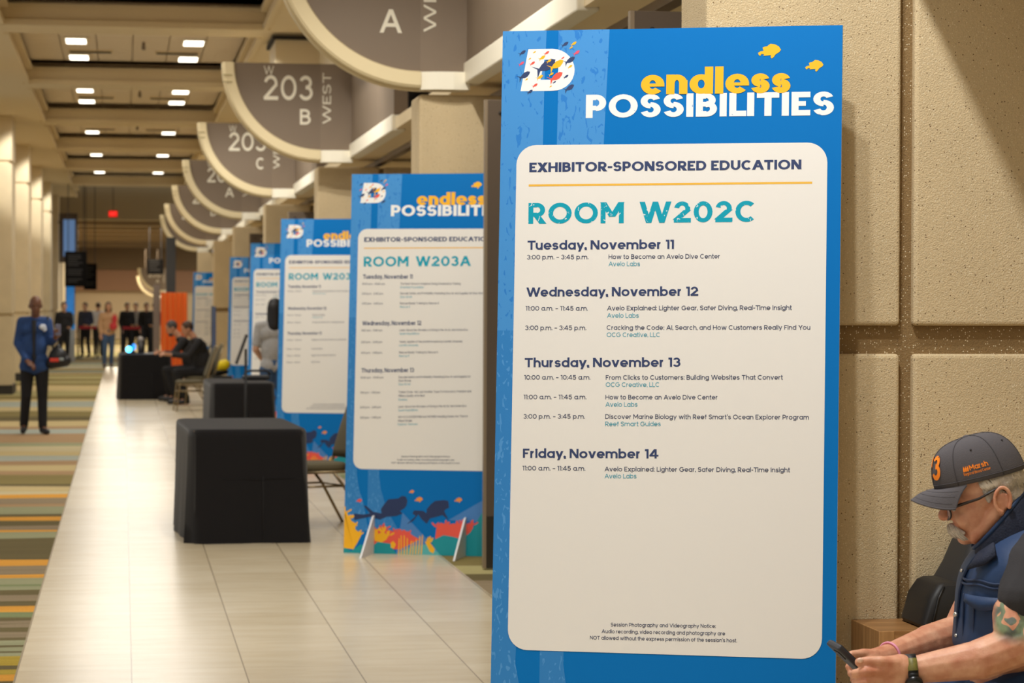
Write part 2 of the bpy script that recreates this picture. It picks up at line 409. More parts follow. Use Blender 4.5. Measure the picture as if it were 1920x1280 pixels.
# ================================================================== THE HALL
# carpet with irregular woven stripes across the corridor
CC = dict(o=(212, 152, 62), d=(104, 93, 62), t=(140, 124, 98), s=(150, 150, 116), g=(124, 132, 92), y=(170, 146, 58), k=(192, 172, 124),
          b=(164, 168, 154), n=(164, 134, 98), l=(172, 162, 112), p=(196, 182, 142), c=(134, 120, 74))
seq = [(700, 'c'), (704, 'l'), (708, 'c'), (712, 'l'), (716, 'c'), (721, 'k'), (731, 'l'), (740, 'c'), (746, 'k'), (750, 'b'), (760, 'k'), (768, 'c'), (778, 'd'), (786, 'k'),
       (796, 'n'), (801, 'b'), (810, 'n'), (826, 's'), (833, 'p'), (842, 'k'), (850, 'b'), (859, 'n'), (868, 'k'), (878, 'n'), (886, 'c'), (903, 'd'), (906, 'k'),
       (916, 'p'), (921, 'o'), (928, 't'), (938, 'n'), (944, 's'), (957, 'd'), (964, 'o'), (970, 'd'), (979, 't'), (986, 'o'), (992, 's'), (1003, 'd'),
       (1041, 'o'), (1053, 't'), (1069, 'o'), (1076, 's'), (1087, 'g'), (1091, 's'), (1097, 'd'), (1107, 't'), (1120, 'd'), (1129, 'o'), (1137, 'g'), (1147, 'd'),
       (1156, 't'), (1160, 'd'), (1162, 't'), (1166, 'd'), (1174, 't'), (1183, 'd'), (1189, 's'), (1198, 'd'), (1205, 's'), (1210, 'd'), (1213, 's'),
       (1219, 'y'), (1235, 'd'), (1243, 'y'), (1255, 'o'), (1264, 'd')]
def carpet(name, x0, x1, edges, nx=6):
    """edges: list of (Y, colour key) from far to near, ends at last Y"""
    vs, fs, cols = [], [], []
    xs = [x0+(x1-x0)*i/nx for i in range(nx+1)]
    for j, (y, k) in enumerate(edges):
        for x in xs: vs.append((x, y+(random.uniform(-1, 1)*.004*min(y, 30) if 0 < j < len(edges)-1 else 0), 0))
    for j in range(len(edges)-1):
        for i in range(nx):
            a = j*(nx+1)+i; fs.append((a+nx+1, a+nx+2, a+1, a)); cols.append(CC[edges[j][1]])
    me = bpy.data.meshes.new(name); me.from_pydata(vs, [], fs)
    at_ = me.color_attributes.new('weave', 'FLOAT_COLOR', 'CORNER')
    i = 0
    for p, c in zip(me.polygons, cols):
        for _ in p.vertices: at_.data[i].color = rgb(*c); i += 1
    return me
cm = bpy.data.materials.new('striped_carpet'); cm.use_nodes = True; nt = cm.node_tree; b = nt.nodes['Principled BSDF']
b.inputs['Roughness'].default_value = .95; b.inputs['Specular IOR Level'].default_value = .1
ca = nt.nodes.new('ShaderNodeVertexColor'); ca.layer_name = 'weave'
tcn = nt.nodes.new('ShaderNodeTexCoord'); no = nt.nodes.new('ShaderNodeTexNoise'); no.inputs['Scale'].default_value = 90; no.inputs['Detail'].default_value = 4
nt.links.new(tcn.outputs['Object'], no.inputs['Vector'])
mp_ = nt.nodes.new('ShaderNodeMapping'); mp_.inputs['Scale'].default_value = (.5, 14, 1); nt.links.new(tcn.outputs['Object'], mp_.inputs[0])
n2 = nt.nodes.new('ShaderNodeTexNoise'); n2.inputs['Scale'].default_value = 1; nt.links.new(mp_.outputs[0], n2.inputs['Vector'])
hs_ = nt.nodes.new('ShaderNodeHueSaturation'); ma_ = nt.nodes.new('ShaderNodeMath'); ma_.operation = 'MULTIPLY_ADD'; ma_.inputs[1].default_value = .5; ma_.inputs[2].default_value = .5
ad_ = nt.nodes.new('ShaderNodeMath'); ad_.operation = 'ADD'; nt.links.new(no.outputs['Fac'], ad_.inputs[0]); nt.links.new(n2.outputs['Fac'], ad_.inputs[1])
nt.links.new(ad_.outputs[0], ma_.inputs[0])
nt.links.new(ca.outputs['Color'], hs_.inputs['Color']); nt.links.new(ma_.outputs[0], hs_.inputs['Value']); nt.links.new(hs_.outputs['Color'], b.inputs['Base Color'])
bp_ = nt.nodes.new('ShaderNodeBump'); bp_.inputs['Strength'].default_value = .3; bp_.inputs['Distance'].default_value = .005
nt.links.new(no.outputs['Fac'], bp_.inputs['Height']); nt.links.new(bp_.outputs['Normal'], b.inputs['Normal'])

edges = []
y = 130.0
keys = 'clkcspbntdcl'
while y > 59.5:
    edges.append((y, random.choice(keys))); y -= random.uniform(.5, 1.6)
for py, k in seq: edges.append((4700*1.62/(py-572), k))
y = edges[-1][0]-.3
keys = 'odtsdgtydtdos'
while y > -3:
    edges.append((y, random.choice(keys))); y -= random.uniform(.12, .5)
edges.append((-3, 'd'))
o = link(carpet('floor', -6.0, -.4585, edges), 'floor', cm); o['kind'] = 'structure'
near = [e for e in edges if e[0] < 70]
far = [e for e in edges if e[0] >= 66.2]+[(66.1, 'd')]
o = link(carpet('floor', -.4585, 4.2, far), 'floor', cm); o['kind'] = 'structure'
alc = []
y = 66.1
while y > -3:
    alc.append((y, random.choice('dcltsdog'))); y -= random.uniform(.25, .9)
alc.append((-3, 'd'))
o = link(carpet('floor', 2.04, 4.2, alc, 4), 'floor', cm); o['kind'] = 'structure'

# stone tile walkway
tm = bpy.data.materials.new('polished_stone_tile'); tm.use_nodes = True; nt = tm.node_tree; b = nt.nodes['Principled BSDF']; L = nt.links.new
b.inputs['Specular IOR Level'].default_value = .5
tcn = nt.nodes.new('ShaderNodeTexCoord')
sx = nt.nodes.new('ShaderNodeSeparateXYZ'); L(tcn.outputs['Object'], sx.inputs[0])
def math_(op, a, b_=None, c=None):
    n = nt.nodes.new('ShaderNodeMath'); n.operation = op
    for i, q in enumerate((a, b_, c)):
        if q is None: continue
        if isinstance(q, (int, float)): n.inputs[i].default_value = q
        else: L(q, n.inputs[i])
    return n.outputs[0]
T = .4975
ux = math_('DIVIDE', math_('ADD', sx.outputs[0], .4585), T); uy = math_('DIVIDE', math_('ADD', sx.outputs[1], .21), T)
fx, fy = math_('FRACT', ux), math_('FRACT', uy)
ex = math_('MINIMUM', fx, math_('SUBTRACT', 1, fx)); ey = math_('MINIMUM', fy, math_('SUBTRACT', 1, fy))
gx = math_('LESS_THAN', ex, .006); gy = math_('LESS_THAN', ey, .006)
cv = nt.nodes.new('ShaderNodeCombineXYZ'); L(math_('FLOOR', ux), cv.inputs[0]); L(math_('FLOOR', uy), cv.inputs[1])
wn = nt.nodes.new('ShaderNodeTexWhiteNoise'); L(cv.outputs[0], wn.inputs['Vector'])
mpn = nt.nodes.new('ShaderNodeMapping'); mpn.inputs['Scale'].default_value = (2, 6, 1); L(tcn.outputs['Object'], mpn.inputs[0])
ns = nt.nodes.new('ShaderNodeTexNoise'); ns.inputs['Scale'].default_value = 1.5; ns.inputs['Detail'].default_value = 6; L(mpn.outputs[0], ns.inputs['Vector'])
val = math_('ADD', math_('MULTIPLY', wn.outputs['Value'], .28), math_('MULTIPLY', ns.outputs['Fac'], .72))
rp = nt.nodes.new('ShaderNodeValToRGB'); e = rp.color_ramp.elements
e[0].position = .2; e[0].color = rgb(204, 187, 154); e[1].position = .8; e[1].color = rgb(224, 210, 181); L(val, rp.inputs['Fac'])
g = math_('MAXIMUM', math_('MULTIPLY', gx, .8), math_('MULTIPLY', gy, .32))
mx = nt.nodes.new('ShaderNodeMix'); mx.data_type = 'RGBA'; L(g, mx.inputs[0]); L(rp.outputs['Color'], mx.inputs[6]); mx.inputs[7].default_value = rgb(120, 104, 78)
L(mx.outputs[2], b.inputs['Base Color'])
b.inputs['Roughness'].default_value = .24
b.inputs['Specular IOR Level'].default_value = .36
struct(MB().box(-.4585, 2.04, -3, 66.1, -.05, .004), 'floor', tm)
struct(MB().box(-6, 4.2, -3, 130, -.3, -.06), 'floor', DARK)
struct(MB().box(-.464, -.4585, -3, 66.1, 0, .005), 'trim_1', mat('carpet_edge', (150, 134, 100), .6))

# ceiling: coffers, one per 8.2 m
Z1, Z2, ZB = 5.03, 5.355, 5.275
cb = MB(); ct = MB()
XL, XR = -1.48, 1.74
beams = [39.2+8.2*k for k in range(-5, 5)]       # near face of each cross beam
for k, yb in enumerate(beams):
    cb.box(-6, 2.6, yb, yb+1.05, Z1, ZB)                 # cross beam
    cb.box(XL-.05, XR+.05, yb-.04, yb+.02, Z1-.02, Z1+.05)  # lip moulding
    cb.box(XL, XR, yb-.03, yb, ZB-.05, ZB)
    y0, y1 = yb+1.05, yb+8.2
    cb.box(-6, XL, y0, y1, Z1, ZB); cb.box(XR, 2.6, y0, y1, Z1, ZB)
    cb.box(XL-.01, XL+.05, y0, y1, Z1-.02, Z1+.05); cb.box(XR-.05, XR+.01, y0, y1, Z1-.02, Z1+.05)
    cb.box(XL, XL+.10, y0, y1, ZB-.06, ZB); cb.box(XR-.08, XR, y0, y1, ZB-.06, ZB)
    cb.box(XL, XR, y0, y0+.1, ZB-.06, ZB)
ceil = struct(cb, 'ceiling', CEIL)
for yb in beams:
    ct.box(-6, 2.6, yb-.2, yb+9, Z2+.06, Z2+.16)
    y0, y1 = yb+1.05, yb+8.2
    for i in range(6):
        for j in range(12):
            a0 = XL+.08+(XR-XL-.16)*i/6; a1 = XL+.08+(XR-XL-.16)*(i+1)/6
            b0 = y0+.1+(y1-.42-y0)*j/12; b1 = y0+.1+(y1-.42-y0)*(j+1)/12
            ct.box(a0+.008, a1-.008, b0+.008, b1-.008, Z2, Z2+.03)
ct.box(-6, 2.6, -3, -1.4, Z1, ZB)
struct(ct, 'ceiling', CEILT)
# light fittings let into the coffers
def ceiling_light(x, y, label):
    t = empty('ceiling_light', (x, y, Z2), 0, label, 'ceiling light', 'troffers in the ceiling coffers')
    MB().box(-.16, .16, -.34, .34, -.03, -.001).build('frame', TRIMW, t, bevel=.006)
    MB().box(-.135, .135, -.31, .31, -.036, -.030).build('diffuser', GLOW, t)
ordn = ['nearest', 'second', 'third', 'fourth', 'fifth', 'sixth']
for k, yb in enumerate(beams[5:10]):
    for i, (fx_, fy_) in enumerate(((-.66, 3.75), (.98, 3.75), (-.66, 6.1), (.96, 6.1))):
        ceiling_light(fx_, yb-8.2+1.05+fy_, 'white ceiling light on the %s of the %s visible coffer, %s row' % ('left' if fx_ < 0 else 'right', ordn[k], 'near' if fy_ < 5 else 'far'))
    if k < 3:
        for q, sx_ in enumerate((-.48, .78)):
            v = empty('ceiling_vent', (sx_, yb-8.2+1.05+5.35, Z2), 0, 'dark slotted air vent beside the %s lights of the %s coffer' % ('left' if q == 0 else 'right', ordn[k]), 'vent', 'air vents in the coffers')
            MB().box(-.32, .32, -.12, .12, -.02, -.001).build('vent_frame', CEIL, v)
            m = MB()
            for j in range(4): m.box(-.3, .3, -.105+.055*j, -.065+.055*j, -.026, -.02)
            m.build('slat', DARK, v)
        s = MB(); s.capsule((.28, yb-3.2, Z2-.02), (.28, yb-3.2, Z2-.09), .02, .03)
        tag(s.build('sprinkler', BRONZE, None, True), 'small dark sprinkler head in the middle of the %s coffer' % ordn[k], 'sprinkler', 'sprinklers in the coffers')
# far bulkhead and lower far ceiling
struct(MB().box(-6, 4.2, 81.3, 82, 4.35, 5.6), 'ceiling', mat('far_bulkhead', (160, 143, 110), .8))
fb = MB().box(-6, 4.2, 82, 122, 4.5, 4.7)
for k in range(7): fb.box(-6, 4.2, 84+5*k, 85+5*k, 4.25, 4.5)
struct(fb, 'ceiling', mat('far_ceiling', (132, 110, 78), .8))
struct(MB().box(-6, 4.2, 121, 121.4, 0, 5), 'wall_end', mat('far_wall', (232, 208, 168), .8))
struct(MB().box(-6, 4.2, 120.6, 121, 2.3, 3.3), 'trim_2', mat('far_band', (170, 130, 100), .8))
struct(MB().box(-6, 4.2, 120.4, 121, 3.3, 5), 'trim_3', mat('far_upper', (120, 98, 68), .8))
struct(MB().box(-3.0, -2.6, 42, 121, 0, 5.4), 'wall_left', WALLP)
# left columns
for k in range(5):
    y = 46.1+8.2*k
    m = MB()
    for z0, z1 in ((.17, 1.41), (1.47, 4.17), (4.23, 5.08)): m.box(-3.6, -1.99, y, y+1.5, z0, z1)
    m.box(-3.55, -2.04, y+.05, y+1.5, 0, 5.08)
    struct(m, 'column', COLP)
    struct(MB().box(-3.62, -1.97, y-.02, y+1.52, 0, .16), 'baseboard_left', mat('dark_base', (52, 48, 44), .6))
# right side: rear wall of the door alcoves, piers, soffit, fascia
struct(MB().box(3.25, 3.45, -3, 70, 0, 3.2), 'wall_right', WALLP)
struct(MB().box(2.42, 2.6, -3, 80, 4.1, 5.12), 'wall_upper', WALLP)
struct(MB().box(2.32, 3.4, -3, 69.5, 3.15, 3.25), 'ceiling_soffit', CEIL)
SY = [8.0, 16.9, 25.6, 34.1, 42.9, 52.0, 61.5, 69.0]
for a_, b_ in zip([-3]+[q+4.6 for q in SY], SY):
    fx0 = 2.214 if a_ < 0 else 2.28
    struct(MB().box(fx0+.02, 2.42, a_, b_+.14, 3.27, 4.12), 'trim_fascia', BRONZE)
    struct(MB().box(fx0, 2.40, a_, b_+.14, 3.13, 3.27), 'trim_4', TRIMW, bevel=.008)
struct(MB().box(2.26, 2.44, -3, 69.5, 4.10, 4.20), 'trim_5', TRIMW, bevel=.008)
for k in range(5):
    y = 23.3+8.2*k
    struct(MB().box(1.88, 2.44, y, y+1.3, 4.3, 5.11), 'trim_pilaster', WALLP)
    struct(MB().box(1.84, 2.44, y-.05, y+1.35, 4.95, 5.0), 'trim_6', DARK)

JOINT = concrete('shaded_stone_joint', (142, 115, 76))  # brown joint, its colour also carrying the shade inside the grooves
struct(MB().box(2.62, 2.70, -3, 70, 3.1, 4.2), 'wall_bulkhead', BRONZE)
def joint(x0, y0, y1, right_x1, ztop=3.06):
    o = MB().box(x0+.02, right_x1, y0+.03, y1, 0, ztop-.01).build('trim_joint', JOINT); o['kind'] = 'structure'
def pier(x0, x1, y0, y1, gx, right_x1, ztop=3.06):
    """sandblasted stone pier: raised panels round sunk joints"""
    m = MB(); d = .06
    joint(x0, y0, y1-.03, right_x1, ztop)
    for z0, z1 in ((0, 1.475), (1.565, ztop)):
        m.box(x0, gx-.022, y0, y1-.02, z0, z1)
        m.box(gx+.022, right_x1, y0, y1-.02, z0, z1)
    return m
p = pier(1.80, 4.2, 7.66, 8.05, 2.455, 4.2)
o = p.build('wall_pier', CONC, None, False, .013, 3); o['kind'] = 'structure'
piers = [16.95, 25.95, 35.7, 46.0, 56.0, 68.2]
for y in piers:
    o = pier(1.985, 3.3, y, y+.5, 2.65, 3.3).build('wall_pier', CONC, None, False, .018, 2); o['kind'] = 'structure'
# open steel doors in the alcoves
def door(n, y, hinge_back, side):
    t = empty('door_%d' % n, (2.15 if n == 1 else 2.198, y, .01)); t['kind'] = 'structure'
    MB().box(0, 1.04, 0, .045, 0, 2.88).build('leaf', DOORM, t, bevel=.004)
    MB().box(-.006, .012, -.003, .048, 0, 2.88).build('edge_strip', mat('door_edge', (150, 132, 108), .4, .3), t)
    MB().box(0.012, 1.04, -.003, 0, 0, .32).build('kick_plate', mat('kick_plate', (70, 64, 56), .35, .6), t)
    h = MB(); h.tube([(.12, -.005, 1.0), (.12, -.06, 1.0), (.12, -.06, 1.28), (.12, -.005, 1.28)], .012)
    h.box(.08, .16, -.008, 0, .95, 1.33)
    h.build('handle', CHROME, t, True)
    MB().ball((.09, -.002, 2.80), .012, 8, 6).build('bolt', DARK, t)
    MB().box(.19, .235, -.004, 0, 2.765, 2.795).build('catch_plate', CHROME, t)
n = 1
door(n, 10.55, 0, 0)
for y in (15.25, 24.3, 33.9, 44.3):
    n += 1; door(n, y, 0, 0)
# dark panels on the rear wall stand in for the shaded door recesses
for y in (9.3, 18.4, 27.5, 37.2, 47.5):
    struct(MB().box(3.2, 3.26, y+1.2, y+5.6, 0, 2.95), 'door_recess_shade', DARK)

# quarter round blade signs
def sign(y, big, small, label, x0=.985, x1=1.985, zt=4.085):
    R = x1-x0
    t = empty('blade_sign', (x1, y, zt), 0, label, 'sign', 'quarter round room signs over the doors')
    def arc(r, yy, n=40): return [(-r*math.cos(k*PI/2/n), yy, -r*math.sin(k*PI/2/n)) for k in range(n+1)]
    n = 40
    m = MB(); a = arc(R-.12, -.02); vs = [(0, -.02, 0)]+a; bk = [(0, .12, 0)]+[(q[0], .12, q[2]) for q in a]
    N = len(vs); m.add(vs+bk, [tuple(range(N)), tuple(range(N, 2*N))[::-1]]+[(i, (i+1) % N, N+(i+1) % N, N+i) for i in range(N)])
    m.build('face', SIGNF, t)
    m = MB()                                   # cream rim, a stepped rolled section
    prof = [(R-.125, -.03), (R-.115, -.06), (R-.03, -.06), (R-.012, -.045), (R-.012, -.01), (R-.03, 0), (R-.03, .02), (R, .035), (R, .14), (R-.125, .14)]
    rings = [[(-r*math.cos(a_), yy, -r*math.sin(a_)) for r, yy in prof] for a_ in (k*PI/2/n for k in range(n+1))]
    m.loft(rings); m.build('rim', CREAM, t, True).modifiers.new('e', 'EDGE_SPLIT').split_angle = .5
    m = MB()
    for dz in (-.13, -.2):
        m.tube([(-R+.005, -.062, dz), (-R+.10, -.062, dz)], .006, 6)
    m.build('rim_groove', mat('rim_groove', (170, 155, 110), .6), t)
    f = lambda u, v, w: (u, -.021-w, v)
    m = MB(); text_on(m, f, 'W', (-.577, -.115), (-.476, -.115), .085, .11); m.build('wing_letter', LETTER, t)
    m = MB()
    text_on(m, f, big, (-.577, -.374), (-.078, -.374), .252, .15, .14)
    m.build('room_number', LETTER, t); m = MB()
    text_on(m, f, small, (-.277 if small == 'A' else -.21, -.62), (-.128 if small == 'A' else -.10, -.62), .158, .17)
    m.build('room_letter', LETTER, t)
    # band that turns from the blade back to the fascia, with its pale lower trim
    m = MB(); q = [(0, -.022), (.318, -.03), (.318, .14), (0, .14)]
    m.loft([[(a_, b_, -R+.12) for a_, b_ in q], [(a_, b_, 0) for a_, b_ in q]]); m.build('return_band', BRONZE, t)
    m = MB(); q = [(0, -.04), (.10, -.075), (.22, -.085), (.33, -.07), (.33, .14), (0, .14)]
    m.loft([[(a_, b_, -R) for a_, b_ in q], [(a_, b_, -R+.12) for a_, b_ in q]]); m.build('return_trim', TRIMW, t)
    m = MB(); g = lambda u, v, w: (.105-v, -.0265-w, u)
    text_on(m, g, 'WEST', (-.61, .0), (-.09, .0), .085, .13, .12)
    m.build('wing_lettering', LETTER, t)
    if y > 100: MB().tube([(-.05, .05, 0), (-.05, .05, 4.6-zt)], .02, 6).tube([(-.6, .05, 0), (-.6, .05, 4.6-zt)], .02, 6).build('hanger_rod', BRONZE, t)
    return t
sign(16.9, '203', 'A', 'largest brown quarter round sign, cut by the photo top, letter A showing')
sign(25.6, '203', 'B', 'brown quarter round sign W 203 B, whole and in front of W 203 C')
sign(34.1, '203', 'C', 'brown quarter round sign W 203 C partly behind the 203 B sign')
sign(42.9, '204', 'A', 'brown quarter round sign with letter A behind the W 203 C sign')
sign(52.0, '204', 'B', 'brown quarter round sign with letter B, fifth along the corridor')
sign(61.5, '204', 'C', 'brown quarter round sign sixth along the corridor, mostly hidden by its neighbour')
sign(69.0, '205', 'A', 'last quarter round sign of the row before the open far hall')
s1 = sign(108, '206', 'A', 'small far quarter round sign with pale rim above the orange banner', .6, 1.65, 3.2)
s2 = sign(116, '206', 'B', 'smallest quarter round sign low at the far end of the corridor', .6, 1.6, 2.95)

# a glazed opening high on the left, past the columns
struct(MB().box(-2.6, -1.42, 80, 80.2, 2.95, 4.5), 'wall_left', DOORM)
struct(MB().box(-1.86, -1.5, 79.95, 80.0, 3.15, 4.3), 'window_1', mat('blue_daylight_glass', (96, 128, 172), .2, emit=.55))

# ================================================================== FOAM BOARDS
BX, BY, PSI, LEAN, BW, BH = 1.12309, 7.68805, .35389, .07326, 1.06923, 2.49594
def plane_uv(px, py, X0=BX, Y0=BY):
    d = _w + _r*((px-960)/FOC) + _u*((640-py)/FOC)
    e = Vector((math.cos(PSI), -math.sin(PSI), 0)); n = Vector((-math.sin(PSI), -math.cos(PSI), 0))
    up = Vector((0, 0, math.cos(LEAN)))-n*math.sin(LEAN); nn = e.cross(up)
    B = Vector((X0, Y0, 0)); q = CO + d*((B-CO).dot(nn)/d.dot(nn)) - B
    return q.dot(e), q.dot(up)
def bl(u, v, w=0): return (u, v*math.sin(LEAN)-w*math.cos(LEAN), v*math.cos(LEAN)+w*math.sin(LEAN))
BLUE = mat('board_blue', (0, 114, 190), .5, spec=.15)
BLUE2 = mat('board_deep_blue', (0, 101, 178), .42, spec=.3)
LBLUE = speckled('board_speckled_blue', (70, 146, 212), (44, 126, 204), .62, 52)
LBLUE2 = speckled('board_flecked_blue', (50, 130, 198), (80, 150, 212), .61, 60)
PANEL = mat('board_white', (236, 232, 224), .45, spec=.3)
FOAM = mat('foam_edge', (232, 232, 232), .6)
NAVY = mat('print_navy', (46, 62, 104), .45)
INK = mat('print_ink', (60, 68, 96), .45)
TEALT = mat('print_light_teal', (66, 158, 178), .45)
YEL = mat('print_yellow', (253, 186, 16), .45)
GOLD = mat('print_gold', (240, 184, 60), .45)
RED = mat('print_coral_red', (240, 88, 70), .45)
PINK = mat('print_pink', (232, 84, 110), .45)
ORNG = mat('print_orange', (246, 150, 60), .45)
TEALA = mat('print_reef_teal', (0, 150, 160), .45)
TEALB = mat('print_pale_teal', (86, 182, 184), .45)
DIVER = mat('print_diver_navy', (28, 48, 92), .45)
RAYA = mat('print_ray_blue', (70, 130, 196), .45)
WHITEP = speckled('print_white_stamped', (244, 243, 238), (150, 176, 208), .735, 60, (1, 1, 1), .45)
TEALS = speckled('print_teal_stamped', (0, 160, 184), (214, 230, 228), .66, 75, (1, 1, 1), .45)

def poly(mb, pts, w):
    mb.add([bl(u, v, w) for u, v in pts], [tuple(range(len(pts)))])
def polypx(mb, pts, w, f):
    poly(mb, [f(x, y) for x, y in pts], w)
U0 = lambda x, y: plane_uv(x, y)
def c1(x, y): return plane_uv(920+x/2.8235, 30+y/2.8235)      # header close-up
B2X, B2Y = 1.43, 16.38
def c6(x, y): return plane_uv(600+x/3.2, 680+y/3.2, B2X, B2Y)  # lower part, read from the second board
def cl(p): return (min(max(p[0], .0), BW), min(max(p[1], 0), BH))
FISH = [(-.5, .30), (-.34, .06), (-.5, -.26), (-.26, -.06), (-.05, -.16), (.15, -.18), (.38, -.08), (.5, .04), (.36, .16), (.12, .2), (-.1, .14), (-.26, .06)]
def fish(mb, c, L, ang, w, flip=1):
    ca_, sa = math.cos(ang), math.sin(ang)
    poly(mb, [(c[0]+L*(x*ca_-y*flip*sa), c[1]+L*(x*sa+y*flip*ca_)) for x, y in FISH], w)
FISHF = [(-0.503, -0.077), (-0.4, -0.01), (-0.256, 0.015), (-0.308, 0.154), (-0.221, 0.195), (-0.118, 0.205), (0.036, 0.323), (0.226, 0.292), (0.395, 0.205), (0.497, 0.051), (0.421, -0.051), (0.267, -0.144), (0.19, -0.256), (0.103, -0.333), (0.051, -0.272), (0.062, -0.179), (-0.256, -0.205), (-0.236, -0.138), (-0.349, -0.118), (-0.41, -0.205), (-0.462, -0.169)]
def fish2(mb, c, L, w, ang=0):
    ca_, sa = math.cos(ang), math.sin(ang)
    poly(mb, [(c[0]+L*(x*ca_-y*sa), c[1]+L*(x*sa+y*ca_)) for x, y in FISHF], w)

def board_art(t):
    """the print every board shares, as layers on the foam face"""
    th = .013
    m = MB(); m.add([bl(0, 0, -th), bl(BW, 0, -th), bl(BW, BH, -th), bl(0, BH, -th), bl(0, 0, 0), bl(BW, 0, 0), bl(BW, BH, 0), bl(0, BH, 0)],
                    [(3, 2, 1, 0), (0, 1, 5, 4), (1, 2, 6, 5), (2, 3, 7, 6), (3, 0, 4, 7), (4, 5, 6, 7)])
    me = m.mesh('foam_panel'); me.polygons.foreach_set('material_index', [0]*6); o = link(me, 'foam_panel', [FOAM, BLUE], t)
    me.polygons[5].material_index = 1
    # light rays
    top = lambda x: cl((plane_uv(x, 59)[0], BH))
    m = MB()
    vb = c6(113, 1010)[1]
    xa, xb = U0(1025, 60)[0], U0(1018, 272)[0]
    poly(m, [(0, BH*.62), (xb-.012, BH*.62), (xb, U0(1018, 272)[1]), (xa-.004, U0(1030, 150)[1]), (xa, BH), (0, BH)], .0004)
    poly(m, [(U0(1042, 272)[0], BH*.62), (U0(1132, 272)[0]-.03, BH*.62), (U0(1132, 272)[0], U0(1132, 272)[1]), (U0(1143, 60)[0], BH), (U0(1047, 60)[0], BH), (U0(1047, 150)[0], U0(1047, 150)[1])], .0004)
    m.build('upper_ray_print', LBLUE, t)
    m = MB()
    A_ = [c6(220, 678), c6(235, 760), c6(262, 850), c6(290, 1010)]
    poly(m, [(0, BH*.62), (A_[0][0]+.03, BH*.62)]+A_+[(0, vb)], .0004)
    poly(m, [(c6(287, 675)[0], BH*.55), (c6(355, 675)[0], BH*.55), c6(355, 678), c6(365, 760), c6(400, 880), c6(470, 1005), c6(300, 1005), c6(285, 860), c6(287, 760)], .0004)
    m.build('lower_ray_print', LBLUE2, t)
    # reef along the bottom edge
    lay = [('torch_beam_print', RAYA, [[(495, 900), (725, 1150), (455, 1165)], [(770, 945), (985, 822), (1010, 960)]], .0006),
           ('red_coral_print', RED, [[(300, 1010), (330, 1000), (385, 985), (400, 1000), (470, 1020), (500, 1005), (530, 1018), (560, 1040), (600, 1060), (480, 1120), (310, 1120)],
                                     [(690, 1060), (700, 985), (725, 960), (760, 972), (800, 966), (880, 968), (925, 960), (915, 1000), (890, 1035), (860, 1060), (760, 1080)]], .0008),
           ('yellow_coral_print', YEL, [[(100, 912), (118, 910), (122, 888), (135, 910), (148, 880), (165, 905), (160, 925), (178, 928), (190, 950), (215, 965), (212, 1000), (250, 1030), (225, 1080), (200, 1120), (100, 1110)],
                                        [(320, 1020), (345, 1005), (350, 1030), (385, 1005), (390, 1035), (420, 1020), (400, 1060), (370, 1080), (330, 1070)],
                                        [(425, 1080), (440, 1070), (455, 1090), (445, 1115), (425, 1110)], [(630, 1075), (650, 1065), (690, 1120), (680, 1145), (660, 1135)]], .0010),
           ('teal_reef_print', TEALA, [[(100, 1100), (150, 1105), (185, 1130), (245, 1090), (300, 1115), (345, 1075), (420, 1085), (440, 1120), (460, 1175), (100, 1175)],
                                       [(660, 1070), (700, 1055), (740, 1035), (800, 1045), (850, 1060), (900, 1020), (935, 965), (970, 905), (1020, 900), (1110, 1000), (1110, 1200), (720, 1180), (690, 1110)]], .0009),
           ('pale_reef_print', TEALB, [[(455, 1165), (470, 1140), (560, 1100), (640, 1090), (725, 1150), (730, 1185), (455, 1180)]], .0007),
           ('diver_print', DIVER, [[(205, 905), (260, 912), (300, 905), (262, 860), (275, 858), (320, 895), (370, 905), (365, 880), (385, 850), (410, 820), (470, 815), (490, 800), (515, 803), (525, 830), (518, 860), (505, 875), (480, 890), (495, 905), (460, 920), (400, 925), (360, 942), (300, 925), (205, 945)],
                                   [(520, 970), (575, 920), (555, 905), (565, 887), (620, 890), (640, 905), (640, 880), (665, 850), (690, 830), (745, 825), (770, 830), (775, 870), (755, 880), (745, 890), (772, 945), (735, 915), (700, 925), (660, 935), (640, 967), (610, 940), (590, 910), (560, 950)]], .0012)]
    for nm, ma, pls, w in lay:
        m = MB()
        for pl in pls:
            poly(m, [cl(c6(x, y)) for x, y in pl], w)
        if nm == 'yellow_coral_print':
            for k in range(9):
                x = 468+k*17; a = random.uniform(-8, 8)
                poly(m, [cl(c6(x, 1150)), cl(c6(x+7, 1150)), cl(c6(x+9+a, 1060-20*math.sin(k))), cl(c6(x+3+a, 1050-20*math.sin(k)))], w)
        if nm in ('red_coral_print', 'yellow_coral_print'):      # frilled branch tips
            rs = random.Random(11); pts_ = [(320, 1005), (385, 985), (455, 1010), (530, 1015), (705, 975), (760, 970), (850, 965), (918, 962)] if nm[0] == 'r' else [(118, 905), (150, 885), (175, 925), (210, 965), (240, 1020), (330, 1015), (385, 1005), (415, 1025), (655, 1062)]
            for x, y in pts_:
                for k in range(5):
                    a = rs.uniform(-1.1, 1.1)-PI/2; l = rs.uniform(16, 30); bx, by = x+rs.uniform(-14, 14), y+rs.uniform(4, 16); cx, cy = math.cos(a), math.sin(a)
                    poly(m, [cl(c6(bx-4*cy, by+4*cx)), cl(c6(bx+4*cy, by-4*cx)), cl(c6(bx+l*cx+5*cy, by+l*cy-5*cx)), cl(c6(bx+(l+6)*cx, by+(l+6)*cy)), cl(c6(bx+l*cx-5*cy, by+l*cy+5*cx))], w+.00004*(k+1))
        m.build(nm, ma, t)
    m = MB()
    for x, y, L_ in ((550, 775, .036), (593, 822, .055), (830, 825, .052)):
        m = MB(); fish2(m, c6(x, y), L_, .0008); m.build('orange_fish_print', ORNG, t)
